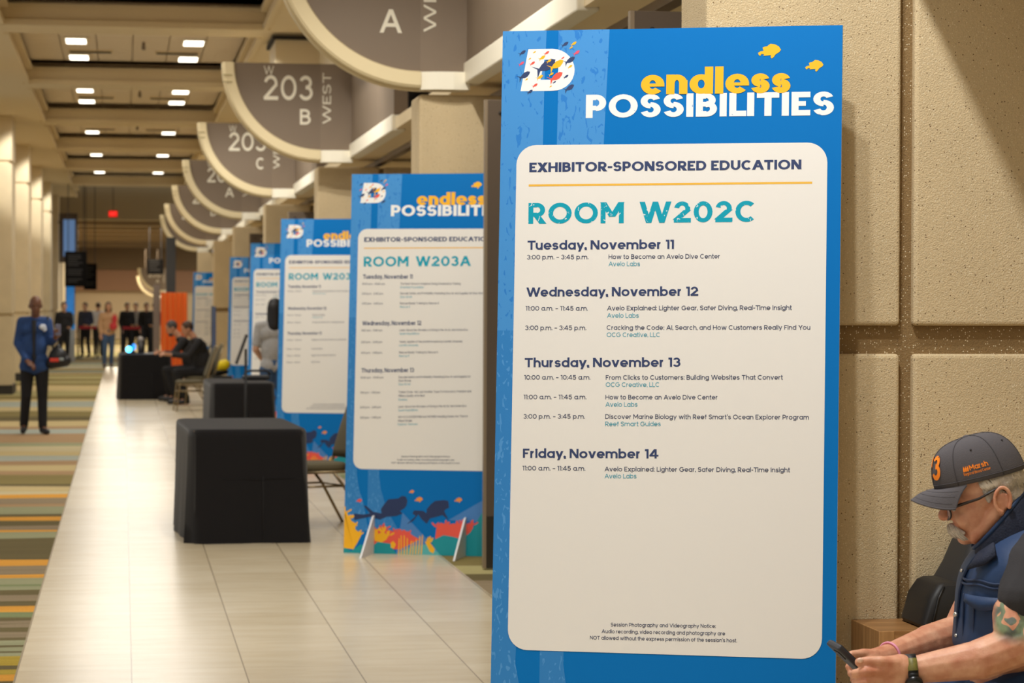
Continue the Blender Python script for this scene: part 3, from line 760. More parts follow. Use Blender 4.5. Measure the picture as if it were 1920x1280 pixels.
    m = MB(); fish2(m, c6(235, 828), .04, .0008); m.build('red_fish_print', RED, t)
    # emblem: slanted letter with a shoal across it
    def e7(x, y): return plane_uv(940+x/5.8167, 60+y/5.8167)
    m = MB()
    outer = [e7(295, 195), e7(560, 191)]+[e7(560+240*math.sin(a), 420-229*math.cos(a)) for a in [k*PI/14 for k in range(1, 14)]]+[e7(540, 648), e7(210, 652)]
    inner = [e7(470, 310), e7(530, 309)]+[e7(530+92*math.sin(a), 418-109*math.cos(a)) for a in [k*PI/14 for k in range(1, 14)]]+[e7(520, 526), e7(428, 528)]
    n = len(outer)
    m.add([bl(u, v, .0008) for u, v in outer]+[bl(u, v, .0008) for u, v in inner], [(i, (i+1) % n, n+(i+1) % n, n+i) for i in range(n)])
    em = m.build('emblem_print', mat('print_white', (244, 243, 238), .45), t)
    sh = {'n': [(230, 235, 90), (695, 142, 90), (745, 320, 140), (250, 485, 155), (480, 385, 270), (705, 495, 65), (740, 620, 130), (312, 660, 75), (578, 556, 45)],
          'y': [(445, 290, 85), (790, 135, 75), (520, 325, 65), (600, 370, 190), (420, 502, 85), (750, 385, 60), (545, 468, 62), (362, 228, 40), (310, 300, 35), (275, 525, 40), (762, 178, 45), (538, 602, 34)],
          'r': [(495, 237, 68), (340, 350, 68), (595, 500, 180), (368, 590, 70), (672, 290, 42)], 'p': [(220, 352, 72), (820, 235, 85)]}
    for key, ma, nm, w in (('n', NAVY, 'navy', .0010), ('y', YEL, 'yellow', .0012), ('r', RED, 'red', .0013), ('p', PINK, 'pink', .0012)):
        m = MB(); k = (e7(100, 0)[0]-e7(0, 0)[0])/100
        for x, y, L_ in sh[key]: fish(m, e7(x, y), L_*k*.98, .52, w)
        m.build('emblem_%s_shoal' % nm, ma, em)
    # title
    m = MB(); text_on(m, bl, 'POSSIBILITIES', U0(1098.3, 222.5), U0(1563.5, 217), .0735, .27, .10, lift=.0008); m.build('title_lettering', WHITEP, t)
    m = MB(); text_on(m, bl, 'endless', U0(1201.6, 178.5), U0(1482, 175.2), .081, .30, .07, lift=.0014); m.build('script_lettering', YEL, t)
    m = MB(); fish2(m, U0(1443, 97), .071, .0010); m.build('yellow_fish_print', YEL, t)
    m = MB(); fish2(m, U0(1527, 124.5), .056, .0010); m.build('yellow_fish_print', YEL, t)
    # white schedule panel
    u0 = .5*(U0(967.8, 330)[0]+U0(952.9, 1180)[0]); u1 = .5*(U0(1551, 320)[0]+U0(1541.6, 1180)[0])
    v1 = .5*(U0(1100, 273)[1]+U0(1500, 268)[1]); v0 = .5*(U0(1000, 1222)[1]+U0(1500, 1233.5)[1]); r = .062
    pts = []
    for cx, cy, a0 in ((u1-r, v1-r, 0), (u0+r, v1-r, 90), (u0+r, v0+r, 180), (u1-r, v0+r, 270)):
        pts += [(cx+r*math.cos(math.radians(a0+q*11.25)), cy+r*math.sin(math.radians(a0+q*11.25))) for q in range(9)]
    m = MB(); poly(m, pts, .0014); m.build('schedule_panel', PANEL, t)
    a, b_ = U0(991.5, 347), U0(1523, 341.7); h = .0065
    m = MB(); poly(m, [a, (b_[0], b_[1]), (b_[0], b_[1]-h), (a[0], a[1]-h)], .0018); m.build('rule_line', GOLD, t)
    # free-standing triangular feet
    for u in (.20, .815):
        m = MB(); ax = .006
        tri = [(-.002, 0), (-.33, 0), (-.03, .245), (0, .25)]
        P_ = lambda y, z, x: (x, y+z*math.tan(LEAN)*(y > -.1), z)
        q0 = [(u-ax, y+(z*math.tan(LEAN) if y > -.1 else 0)-.002, z) for y, z in tri]; q1 = [(u+ax, y, z) for _, y, z in q0]
        m.add(q0+q1, [(0, 1, 2, 3), (7, 6, 5, 4)]+[(i, (i+1) % 4, 4+(i+1) % 4, 4+i) for i in range(4)])
        m.build('support_foot', FOAM, t)

K17, K8 = .0285, .0136
S = [("Tuesday, November 11", 989.2, 469.5, 1263.8, 467.8, 'h'), ("3:00 p.m. ~ 3:45 p.m.", 988.1, 487.4, 1103.3, 487.0, 's'),
 ("How to Become an Avelo Dive Center", 1141.1, 486.7, 1350.1, 485.7, 's'), ("Avelo Labs", 1141.1, 500.1, 1200.2, 499.9, 't'),
 ("Wednesday, November 12", 987.1, 557.2, 1309.5, 555.8, 'h'), ("11:00 a.m. ~ 11:45 a.m.", 985.7, 583.3, 1102.3, 583.3, 's'),
 ("Avelo Explained: Lighter Gear, Safer Diving, Real-Time Insight", 1138.3, 583, 1484.5, 582, 's'), ("Avelo Labs", 1138.3, 596.7, 1197.8, 596.7, 't'),
 ("3:00 p.m. ~ 3:45 p.m.", 984.7, 619.8, 1099.5, 619.8, 's'), ("Cracking the Code: AI, Search, and How Customers Really Find You", 1137.7, 619.4, 1519.2, 619.1, 's'), ("OCG Creative, LLC", 1137.7, 632.8, 1238, 632.8, 't'),
 ("Thursday, November 13", 984, 689.5, 1276.2, 688.8, 'h'), ("10:00 a.m. ~ 10:45 a.m.", 983, 712.6, 1107, 712.6, 's'),
 ("From Clicks to Customers: Building Websites That Convert", 1135.9, 712.9, 1467.7, 712.6, 's'), ("OCG Creative, LLC", 1135.9, 726.3, 1236.7, 726.3, 't'),
 ("11:00 a.m. ~ 11:45 a.m.", 981.9, 749.4, 1099.8, 749.4, 's'), ("How to Become an Avelo Dive Center", 1135.3, 749.7, 1345.6, 750, 's'), ("Avelo Labs", 1135.3, 763.4, 1195.4, 763.4, 't'),
 ("3:00 p.m. ~ 3:45 p.m.", 981.6, 785.8, 1096.8, 785.8, 's'), ("Discover Marine Biology with Reef Smart's Ocean Explorer Program", 1134.9, 786.1, 1516.8, 787.5, 's'), ("Reef Smart Guides", 1134.9, 799.9, 1239, 799.9, 't'),
 ("Friday, November 14", 980.6, 859.4, 1234.7, 860.5, 'h'), ("11:00 a.m. ~ 11:45 a.m.", 979.8, 882.7, 1097.6, 883.4, 's'),
 ("Avelo Explained: Lighter Gear, Safer Diving, Real-Time Insight", 1133.7, 884.5, 1481.1, 886.3, 's'), ("Avelo Labs", 1133.7, 897.7, 1193.5, 897.7, 't')]
NOTICE = [("Session Photography and Videography Notice:", 1145.3, 1175.1, 1342.2, 1178), ("Audio recording, video recording and photography are", 1128.2, 1187.5, 1359.7, 1191.9),
          ("NOT allowed without the express permission of the session's host.", 1106.3, 1199.5, 1382, 1205)]
def lettering(t, room, lines, head="EXHIBITOR-SPONSORED EDUCATION"):
    t = [c for c in t.children if c.name.startswith('schedule_panel')][0]
    m = MB(); w = .0018
    if head: text_on(m, bl, head, U0(992.6, 324), U0(1502.6, 318.6), .0302, .26, .09, .36, lift=w)
    for s, x0, y0, x1, y1, k in lines:
        if k == 'h': text_on(m, bl, s, U0(x0, y0), U0(x1, y1), .0288, .215, .085, .36, lift=w)
    m.build('heading_lettering', NAVY, t)
    m = MB(); text_on(m, bl, room, U0(990.8, 421), U0(990.8+427.5*text_polys(room, .235, .13, .62)[1]/text_polys('ROOM W202C', .235, .13, .62)[1], 417.2), .0660, .235, .13, .62, lift=w); m.build('room_lettering', TEALS, t)
    m = MB()
    for s, x0, y0, x1, y1, k in lines:
        if k == 's': text_on(m, bl, s, U0(x0, y0), U0(x1, y1), .0142, .15, .10, .38, lift=w)
    for s, x0, y0, x1, y1 in NOTICE: text_on(m, bl, s, U0(x0, y0), U0(x1, y1), .0114, .15, .09, .34, lift=w)
    m.build('schedule_lettering', INK, t)
    m = MB()
    for s, x0, y0, x1, y1, k in lines:
        if k == 't': text_on(m, bl, s, U0(x0, y0), U0(x1, y1), .0142, .14, .10, .36, lift=w)
    m.build('host_lettering', TEALT, t)

def lines_for(items):
    """lay out a schedule the way the first board does: items = (y of baseline, kind, text)"""
    out = []
    for y, k, s in items:
        x0 = {'h': 988, 's': 985, 'd': 1138, 't': 1138}[k]-.012*(y-470)
        wpx = text_polys(s, .175 if k == 'h' else .125, .085 if k == 'h' else .115, .27)[1]*(13.6 if k == 'h' else 6.55)
        if k == 'd': wpx = min(wpx, 398)
        out.append((s, x0, y, x0+wpx, y-wpx*.003, 's' if k == 'd' else k))
    return out
GRP = 'free-standing schedule boards along the corridor'
b1 = empty('schedule_board', (BX, BY, .002), -PSI, 'big blue foam board in sharp focus listing ROOM W202C', 'sign board', GRP)
board_art(b1)
shared = [c for c in b1.children]
lettering(b1, 'ROOM W202C', S)
def next_board(loc, label, room, items, head="EXHIBITOR-SPONSORED EDUCATION"):
    r = empty('schedule_board', loc, -PSI, label, 'sign board', GRP)
    for ch in shared:
        c = ch.copy(); COL.objects.link(c); c.parent = r
        for gch in list(ch.children):
            if 'lettering' not in gch.name:
                d = gch.copy(); COL.objects.link(d); d.parent = c
    lettering(r, room, lines_for(items), head)
A203 = [(469, 'h', 'Tuesday, November 11'), (493, 's', '10:00 a.m. ~ 10:45 a.m.'), (492, 'd', 'The Next Wave in Adaptive Diving, Powered by Training'), (506, 't', 'Diveheart Foundation'),
 (531, 's', '2:00 p.m. ~ 2:45 p.m.'), (530, 'd', 'Decode Safety and Profitability: Marketing Dive Air and Supplies for Dive Stores'), (544, 't', 'Dive Air Intl'), (570, 's', '3:00 p.m. ~ 3:45 p.m.'), (569, 'd', 'Rescue Ready Training by Rescue X'), (583, 't', 'Rescue X'),
 (652, 'h', 'Wednesday, November 12'), (676, 's', '11:00 a.m. ~ 11:45 a.m.'), (675, 'd', 'Learn About the Wonders of Diving in the Arctic and Antarctica'), (689, 't', 'Quark Expeditions'),
 (722, 's', '2:00 p.m. ~ 2:45 p.m.'), (721, 'd', 'Yearly Update of the Lionfish Invasion by Lionfish University'), (735, 't', 'Lionfish University'), (764, 's', '3:00 p.m. ~ 3:45 p.m.'), (763, 'd', 'Rescue Ready Training by Rescue X'), (777, 't', 'Rescue X'),
 (838, 'h', 'Thursday, November 13'), (862, 's', '10:00 a.m. ~ 10:45 a.m.'), (861, 'd', 'Decode Safety and Profitability: Marketing Dive Air and Supplies for'), (875, 'd', 'Dive Stores'), (889, 't', 'Dive Air Intl'),
 (921, 's', '1:00 p.m. ~ 1:45 p.m.'), (920, 'd', 'Trainer Circle ~ Not Just Another Class: For Innovators, Freedom and'), (935, 'd', 'Military Quality at its Best'), (950, 't', 'Divesea'),
 (979, 's', '2:00 p.m. ~ 2:45 p.m.'), (978, 'd', 'Learn About the Wonders of Diving in the Arctic and Antarctica'), (992, 't', 'Quark Expeditions'), (1020, 's', '3:00 p.m. ~ 3:45 p.m.'), (1019, 'd', 'ADV ECO DIVERS MEN and WOMEN: Handling Gases, Not There is'), (1034, 'd', 'Mixed Simple'), (1048, 't', 'Explorer Ventures')]
B203 = [(469, 'h', 'Tuesday, November 11'), (493, 's', '2:00 p.m. ~ 2:45 p.m.'), (492, 'd', 'Keeping Divers Diving: Retail and Travel for the Dive Center'), (506, 't', 'Dive Travel Group'), (600, 'h', 'Wednesday, November 12'), (636, 's', '11:00 a.m. ~ 11:45 a.m.'), (635, 'd', 'Technical Training'), (649, 't', 'Training Group'),
 (680, 's', '2:00 p.m. ~ 2:45 p.m.'), (679, 'd', 'Growing Your Store with Continuing Education'), (750, 'h', 'Thursday, November 13'), (786, 's', '10:00 a.m. ~ 10:45 a.m.'), (785, 'd', 'Building a Community around Your Local Dive Site'), (840, 's', '11:00 a.m. ~ 11:45 a.m.'), (839, 'd', 'Ocean Science'), (880, 's', '2:00 p.m. ~ 2:45 p.m.'), (879, 'd', 'Digital Tools for Modern Instructors'), (920, 's', '3:00 p.m. ~ 3:45 p.m.'), (919, 'd', 'Open Forum')]
next_board((B2X, B2Y, .002), 'blue board ROOM W203A second in the row with white triangular feet showing', 'ROOM W203A', A203)
next_board((1.505, 25.1, .002), 'blue board ROOM W203B third in the row behind the front black table', 'ROOM W203B', B203)
next_board((1.695, 34.95, .002), 'blue board ROOM W203C fourth in the row behind the hidden standing person', 'ROOM W203C', A203)
next_board((1.835, 45.2, .002), 'narrow strip of blue board peeking out behind the W203C board', 'ROOM W204A', B203)
next_board((1.77, 66.5, .002), 'farthest blue board beside the orange banner', 'ROOM W205A', A203, '')

# ================================================================== FURNITURE
def cloth_table(x, y, w, d, rz, label, hgt=.78):
    """a trestle table under a floor-length black cloth; origin at near left corner"""
    t = empty('cloth_covered_table', (x, y, 0), rz, label, 'table', 'black cloth covered tables on the tile')
    rnd = random.Random(int(x*100+y*10))
    rings = []
    N = 72
    def outline(k, grow, wob, r):
        # rounded rectangle walked by arc length
        a = k/N*4; s = int(a) % 4; f = a-int(a)
        c = [(0, 0), (w, 0), (w, d), (0, d)]
        p, q = c[s], c[(s+1) % 4]
        px, py = p[0]+(q[0]-p[0])*f, p[1]+(q[1]-p[1])*f
        cx, cy = w/2, d/2
        nx = (px-cx)/(w/2); ny = (py-cy)/(d/2)
        e = min(f, 1-f)
        rr = r*max(0, 1-e/.08)**2
        return (px+nx*grow-nx*rr+wob*nx, py+ny*grow-ny*rr+wob*ny)
    ph = [rnd.uniform(0, 6) for _ in range(4)]
    zs = [(hgt, -.012), (hgt-.004, 0), (hgt-.02, .010), (hgt-.06, .012)]+[(hgt-.06-(hgt-.064)*i/9, .012+.026*(i/9)**1.2) for i in range(1, 10)]
    for i, (z, g) in enumerate(zs):
        fl = max(0, (hgt-.06-z))/hgt
        rings.append([outline(k, g, fl*.014*(math.sin(k*.55+ph[0])+.6*math.sin(k*1.3+ph[1]))*(1 if (k % 18) else 1.5), .03)+(z,) for k in range(N)])
    m = MB(); m.loft([[Vector(p) for p in r_] for r_ in rings], cap=False)
    n = len(m.v); top = [(p[0], p[1], hgt+.001) for p in rings[0]]
    m.add(rings[0], [tuple(range(N))])
    m.build('tablecloth', BLKCLOTH, t, True, fix=True).modifiers.new('e', 'EDGE_SPLIT').split_angle = .9
    c = MB()
    for q in ((.012, w*.62),):
        c.tube([(w*.62, -.05+.012, .46), (w*.62, -.066, .02)], .002, 5); c.tube([(w*.16, -.024, .44), (w*.96, -.024, .445)], .002, 5)
    c.build('cloth_crease', BLKCLOTH, t, True)
    MB().box(.02, w-.02, .02, d-.02, hgt-.045, hgt-.012).build('tabletop', mat('table_board', (120, 100, 76), .6), t)
    for lx in (.08, w-.12):
        for ly in (.15, d-.2): MB().box(lx, lx+.03, ly, ly+.03, 0, hgt-.045).build('leg', CHAIRM, t)
    return t
cloth_table(.455, 17.12, .785, 1.72, math.radians(2.0), 'front black cloth covered table on the tile, empty topped and closest to the camera')
cloth_table(.95, 27.35, .68, 1.75, math.radians(1.0), 'middle black cloth covered table behind the front one, with a handle bag on it')
cloth_table(-.05, 43.4, .86, 1.8, math.radians(1.0), 'farthest black cloth covered table, with blue lights and a hand resting on it')

def make_chair(loc, rz, label):
    t = empty('banquet_chair', loc, rz, label, 'chair', 'olive stacking chairs by the tables')
    sm = MB(); rings = []
    for z, g in ((.415, .012), (.425, 0), (.455, 0), (.468, .02), (.472, .06)):
        rings.append([Vector((math.copysign(abs(math.cos(a))**.55, math.cos(a))*(.215-g), -.01+math.copysign(abs(math.sin(a))**.55, math.sin(a))*(.215-g), z)) for a in (k*2*PI/28 for k in range(28))])
    sm.loft(rings); sm.build('seat', CHAIRF, t, True)
    bm_ = MB(); rings = []
    for s_, hw, th in ((0, .17, .022), (.06, .185, .03), (.25, .19, .03), (.42, .175, .028), (.47, .13, .02)):
        y = .215+.16*(s_/.47); z = .50+s_
        rings.append([Vector((math.cos(a)*hw if abs(math.cos(a)) < .9 else math.copysign(hw, math.cos(a)), y+math.sin(a)*th, z)) for a in (k*2*PI/20 for k in range(20))])
    bm_.loft(rings); bm_.build('backrest', CHAIRF, t, True)
    for sx_ in (-1, 1):
        f_ = MB().tube([(sx_*.20, -.19, .42), (sx_*.20, -.20, .36), (sx_*.205, -.24, 0)], .0115, 8); f_.build('leg', CHAIRM, t, True)
        f_ = MB().tube([(sx_*.20, .06, .40), (sx_*.20, .14, .30), (sx_*.205, .31, 0)], .0115, 8); f_.build('leg', CHAIRM, t, True)
        MB().tube([(sx_*.20, -.20, .405), (sx_*.20, .15, .405), (sx_*.20, .215, .44), (sx_*.195, .26, .58), (sx_*.19, .37, .93)], .0115, 8).build('side_rail', CHAIRM, t, True)
    MB().tube([(-.19, .37, .93), (-.15, .39, .985), (.15, .39, .985), (.19, .37, .93)], .0115, 8).build('top_rail', CHAIRM, t, True)
    m = MB().tube([(-.2, -.21, .30), (.2, -.21, .30)], .008, 6).tube([(-.2, .14, .30), (.2, .14, .30)], .008, 6)
    for sx_ in (-.2, .2): m.tube([(sx_, -.21, .30), (sx_, .14, .30)], .008, 6)
    m.build('stretcher', CHAIRM, t, True)
    return t
ch = make_chair((1.40, 18.45, .004), -PI/2+.33, 'empty olive chair between the front black table and the W203A board')
dup(ch, (1.03, 38.9, .004), -PI/2+.1, 'empty olive chair in full view just right of the far black table')
dup(ch, (1.21, 41.05, .004), -PI/2+.1, 'olive chair under the man in black who sits at the far table')
dup(ch, (1.10, 42.5, .004), -PI/2, 'chair under the bearded man, hidden behind his neighbour')
t = empty('equipment_case', (1.56, 41.9, .004), .1, 'black equipment case under the yellow bag behind the middle table', 'case')
MB().box(-.22, .22, -.17, .17, 0, .45).build('shell', BLACKP, t, bevel=.02)
MB().box(-.225, .225, -.175, .175, .30, .315).build('lid_seam', mat('case_trim', (90, 90, 92), .4, .6), t)

# yellow bag, handle bag, sign stands
t = empty('yellow_bag', (1.54, 41.9, .458), .2, 'bright yellow and black bag on a dark case behind the middle table', 'bag')
link(blob([('e', (0, 0, .14), (.20, .15, .10)), ('c', (-.14, 0, .12), (.14, 0, .18), .09, .09)], .012, 4), 'shell', mat('yellow_bag', (240, 210, 20), .5), t, True)
link(blob([('e', (0, 0, .06), (.20, .15, .06)), ('c', (-.2, .02, .06), (-.21, .02, .16), .03, .02)], .012, 3), 'base', BLACKP, t, True)
t = empty('handle_bag', (1.50, 28.5, .784), 0, 'black case with a raised loop handle on the middle black table', 'bag')
MB().box(-.16, .14, -.12, .12, 0, .05).build('case', BLACKP, t, bevel=.015)
MB().tube([(-.14, 0, .05), (-.13, 0, .085), (-.08, 0, .10), (.1, 0, .10), (.13, 0, .085), (.14, 0, .05)], .014, 8).build('handle', BLACKP, t, True)
def floor_stand(x, y, rz, label):
    t = empty('floor_stand', (x, y, .004), rz, label, 'sign stand')
    MB().tube([(0, 0, 0), (0, 0, .01), (0, 0, .014)], [.15, .15, .02], 24).build('base', BLACKP, t)
    MB().tube([(0, 0, .01), (0, 0, 1.2)], .012, 10).build('pole', BLACKP, t, True)
    return t
t = floor_stand(1.165, 24.2, -PI/2, 'thin black stand with tilted panel seen edge on before the middle table')
m = MB(); n_ = Vector((0, .30, .95)).normalized()
m.add([(-.15, -.10, 1.06), (.15, -.10, 1.06), (.15, .0, 1.34), (-.15, .0, 1.34), (-.15, -.085, 1.055), (.15, -.085, 1.055), (.15, .015, 1.335), (-.15, .015, 1.335)],
      [(0, 1, 2, 3), (7, 6, 5, 4), (0, 4, 5, 1), (1, 5, 6, 2), (2, 6, 7, 3), (3, 7, 4, 0)]); m.build('tilted_panel', BLACKP, t)
t = floor_stand(1.42, 40.0, -1.5, 'slim dark stand with narrow upright blue edged poster behind the middle table')
MB().box(-.2, .2, -.012, .012, .94, 1.60).build('poster_panel', mat('poster_blue', (60, 90, 140), .5), t)
MB().box(-.205, -.19, -.02, .02, .93, 1.61).build('poster_frame', BLACKP, t)

# things on the far table
t = empty('blue_light', (.10, 43.75, .784), 0, 'round bright cyan light glowing on the far black table', 'lamp', 'blue lights on the far table')
MB().tube([(0, 0, 0), (0, 0, .02)], .05, 16).build('stand', BLACKP, t)
MB().ball((0, 0, .075), .052, 16, 10).build('bulb', mat('cyan_glow', (70, 190, 255), .3, emit=6), t, True)
t = empty('blue_light', (.185, 43.95, .784), 0, 'smaller dim blue light just behind the cyan one', 'lamp', 'blue lights on the far table')
MB().tube([(0, 0, 0), (0, 0, .04)], .035, 14).build('stand', BLACKP, t)
MB().ball((0, 0, .115), (.035, .035, .055), 14, 8).build('bulb', mat('blue_glow', (30, 130, 220), .3, emit=1.6), t, True)
t = empty('microphone_stand', (.30, 44.2, .784), 0, 'grey cylinder with pale round top on the far black table', 'speaker')
MB().tube([(0, 0, 0), (0, 0, .2)], .05, 14).build('body', mat('grey_speaker', (78, 74, 70), .5), t, True)
MB().ball((0, 0, .24), .055, 14, 8).build('head', mat('pale_ball', (170, 160, 150), .4), t, True)
t = empty('paper_stack', (.50, 43.8, .784), .2, 'loose pale papers and cables lying on the far table', 'papers')
for k in range(4): MB().box(-.14+.05*k, .08+.05*k, -.1, .14, .004*k, .004*k+.003).build('sheet', mat('paper', (206, 206, 206), .7), t)
# orange banner, grey post, blue totem, hanging boards, exit sign, stanchions
t = empty('orange_banner', (.86, 58.5, 0), 0, 'tall bright orange folded banner behind the two seated men', 'banner')
m = MB(); pts = [(.61*k/24, .05*math.sin(k*1.3)) for k in range(25)]
for z0, z1 in ((.05, 1.92),):
    for (a, b_), (c, d) in zip(pts, pts[1:]): m.add([(a, b_, z0), (c, d, z0), (c, d, z1), (a, b_, z1), (a, b_+.03, z0), (c, d+.03, z0), (c, d+.03, z1), (a, b_+.03, z1)], [(0, 1, 2, 3), (7, 6, 5, 4), (3, 2, 6, 7), (0, 4, 5, 1)])
m.build('fabric', mat('orange_fabric', (242, 126, 54), .7), t)
MB().box(-.02, .63, -.06, .10, 0, .05).build('base', BLACKP, t)
struct(MB().box(.69, .84, 58.6, 58.9, 0, 2.1), 'trim_post', mat('grey_post', (128, 116, 108), .6))
struct(MB().box(1.05, 1.28, 62.5, 62.8, 1.9, 3.3), 'trim_post', mat('dark_post', (52, 52, 52), .5))
t = empty('screen_totem', (-1.5, 73, 0), 0, 'slim upright totem with blue screen by the left columns', 'display')
MB().box(-.13, .13, 0, .1, 0, .92).build('lower_panel', mat('totem_grey', (170, 174, 176), .5), t, bevel=.01)
MB().box(-.14, .14, 0, .1, .92, 1.08).build('blue_band', mat('totem_blue', (30, 130, 200), .4, emit=.3), t)
MB().box(-.14, .14, 0, .1, 1.08, 2.3).build('housing', mat('totem_slate', (120, 140, 158), .5), t, bevel=.01)
MB().box(-.11, .11, -.012, 0, 1.36, 2.22).build('screen', mat('totem_screen', (50, 140, 225), .3, emit=.35, var=.25, vscale=9), t)
def hanging_board(x, y, z, w, h, label, rows):
    t = empty('hanging_board', (x, y, z), 0, label, 'hanging sign', 'black boards hung from the ceiling')
    MB().box(-w/2, w/2, 0, .1, 0, h).build('panel', mat('board_black', (22, 20, 19), .9, spec=.05), t, bevel=.01)
    for sx_ in (-w*.35, w*.35): MB().tube([(sx_, .05, h), (sx_, .05, (5.1 if y < 73 else 5.45 if y < 80 else 4.5)-z)], .012, 6).build('rod', BLACKP, t)
    m = MB(); rr = random.Random(3)
    for k in range(rows):
        zz = h*(.88-.8*k/rows)
        if rr.random() < .8: m.box(-w*.36, w*.36*rr.uniform(.2, 1), -.006, -.002, zz-.018, zz+.018)
    m.build('text_line', mat('dim_print', (40, 37, 34), .8), t)
hanging_board(-1.33, 72.2, 2.14, .62, 1.0, 'black hanging direction board beside the blue totem', 12)
hanging_board(-1.02, 79.5, 2.10, .40, .82, 'narrower black hanging board just right of the direction board', 8)
hanging_board(1.05, 84, 2.65, .55, .50, 'black hanging sign at the far right above the orange banner', 4)
t = empty('exit_sign', (-.30, 75, 4.22), 0, 'small glowing red exit sign under the far ceiling', 'exit sign')
MB().box(-.13, .13, 0, .05, 0, .19).build('housing', mat('exit_housing', (60, 20, 16), .5), t)
MB().box(-.125, .125, -.01, 0, .01, .18).build('glow_panel', mat('exit_red', (238, 8, 6), .4, emit=.9), t)
m = MB(); text_on(m, lambda u, v, w: (u, -.011-w, v), 'EXIT', (-.095, .055), (.095, .055), .085, .2); m.build('lettering', mat('exit_letters', (255, 70, 60), .4, emit=1.0), t)
MB().tube([(0, .03, .19), (0, .03, 1.24)], .01, 6).build('rod', BLACKP, t)
t = empty('dome_camera', (-2.35, 36.5, 4.14), 0, 'dark dome security camera on a short arm at the left edge', 'camera')
MB().tube([(-.3, 0, .06), (0, 0, .06)], .025, 8).build('arm', BLACKP, t); MB().ball((0, 0, 0), .085, 16, 10).build('dome', mat('dome_black', (40, 34, 28), .25), t, True)
MB().tube([(0, 0, .09), (0, 0, .03)], .09, 16).build('cap', BRONZE, t)
struct(MB().box(-3.0, -2.6, 35.9, 37.1, 0, 5.1), 'column', COLP)
RBELT = mat('red_belt', (170, 24, 34), .6)
for x, y, lb in ((-.05, 76, 'belt post with red belt left of the standing crowd'), (.55, 76, 'belt post at the right end of the red belt'), (-1.35, 77, 'belt post with red belt beside the blue totem'), (-.75, 77, 'belt post behind the walking woman')):
    t = empty('belt_post', (x, y, 0), 0, lb, 'stanchion', 'black belt posts across the far hall')
    MB().tube([(0, 0, 0), (0, 0, .02), (0, 0, .03)], [.17, .17, .03], 20).build('base', BLACKP, t)
    MB().tube([(0, 0, .03), (0, 0, 1.0)], .03, 12).build('post', BLACKP, t)
    if x in (-.05, -1.35): MB().box(.02, .565, -.004, .004, .90, .98).build('belt', RBELT, t)

# wooden bench with a dark panel for the shade of its open front, backpack on it
WOOD = bpy.data.materials.new('oiled_wood'); WOOD.use_nodes = True; nt = WOOD.node_tree; b = nt.nodes['Principled BSDF']
tcn = nt.nodes.new('ShaderNodeTexCoord'); mpw = nt.nodes.new('ShaderNodeMapping'); mpw.inputs['Scale'].default_value = (3, 40, 40)
nt.links.new(tcn.outputs['Object'], mpw.inputs[0]); nw = nt.nodes.new('ShaderNodeTexNoise'); nw.inputs['Scale'].default_value = 1.2; nw.inputs['Detail'].default_value = 6
nt.links.new(mpw.outputs[0], nw.inputs['Vector']); rw = nt.nodes.new('ShaderNodeValToRGB'); rw.color_ramp.elements[0].position = .3; rw.color_ramp.elements[1].position = .7
rw.color_ramp.elements[0].color = rgb(134, 92, 52); rw.color_ramp.elements[1].color = rgb(178, 132, 82)
nt.links.new(nw.outputs['Fac'], rw.inputs['Fac']); nt.links.new(rw.outputs['Color'], b.inputs['Base Color']); b.inputs['Roughness'].default_value = .4
WOODV = WOOD.copy(); WOODV.name = 'upright_grain_wood'
for n_ in WOODV.node_tree.nodes:
    if n_.type == 'MAPPING': n_.inputs['Scale'].default_value = (40, 40, 3)
    if n_.type == 'VALTORGB': n_.color_ramp.elements[0].color = rgb(150, 108, 66); n_.color_ramp.elements[1].color = rgb(186, 142, 92)
HOLLOWD = mat('hollow_shade_panel', (96, 60, 32), .5, var=.25, vscale=14)
_b = at(1648, 1183, 7.36); t = empty('wooden_bench', (_b.x, 7.36, 0), 0, 'boxy light brown wooden bench against the stone wall under the backpack', 'bench')
m = MB(); m.box(.004, .956, .002, .295, _b.z-.05, _b.z); m.build('top_board', WOOD, t, bevel=.002)
MB().box(0, .05, 0, .295, 0, _b.z-.0005).build('end_panel', WOODV, t, bevel=.002)
MB().box(.91, .96, 0, .295, 0, _b.z-.05).build('end_panel', WOODV, t, bevel=.002)
MB().box(.05, .91, .02, .05, 0, _b.z-.05).build('front_panel', HOLLOWD, t)
t = empty('wooden_bench', (2.16, 5.72, 0), 0, 'low wooden seat below the frame carrying the man in the cap', 'bench')
MB().box(0, .5, 0, .8, .50, .55).build('seat', WOOD, t, bevel=.004)
for sx_ in (.02, .42):
    MB().box(sx_, sx_+.06, .03, .77, 0, .50).build('leg', WOOD, t)
PACK = mat('backpack_nylon', (44, 44, 45), .6, bump=.08, bscale=250); PACKD = mat('backpack_dark', (24, 24, 25), .55)
t = empty('backpack', (2.585, 7.50, _b.z+.003), 0, 'black and charcoal backpack standing on the wooden bench behind the seated man', 'backpack')
def rrect(cx, cy, hx, hy, z, n=28, e=.4): return [Vector((cx+math.copysign(abs(math.cos(a))**e, math.cos(a))*hx, cy+math.copysign(abs(math.sin(a))**e, math.sin(a))*hy, z)) for a in (k*2*PI/n for k in range(n))]
MAINR = [(.06, .03, .155, .125, 0), (.06, .03, .16, .13, .012), (.08, .035, .15, .128, .10), (.11, .042, .13, .12, .18), (.125, .05, .115, .105, .25), (.135, .055, .10, .085, .285), (.14, .058, .075, .055, .296)]
POCK = [(-.09, .0, .07, .115, 0), (-.09, .0, .075, .12, .01), (-.072, .008, .068, .118, .09), (-.055, .012, .058, .11, .128), (-.048, .015, .048, .095, .137)]
MB().loft([rrect(*q[:4], q[4], 40, .28) for q in MAINR]).build('main_body', PACK, t, True).modifiers.new('e', 'EDGE_SPLIT').split_angle = .75
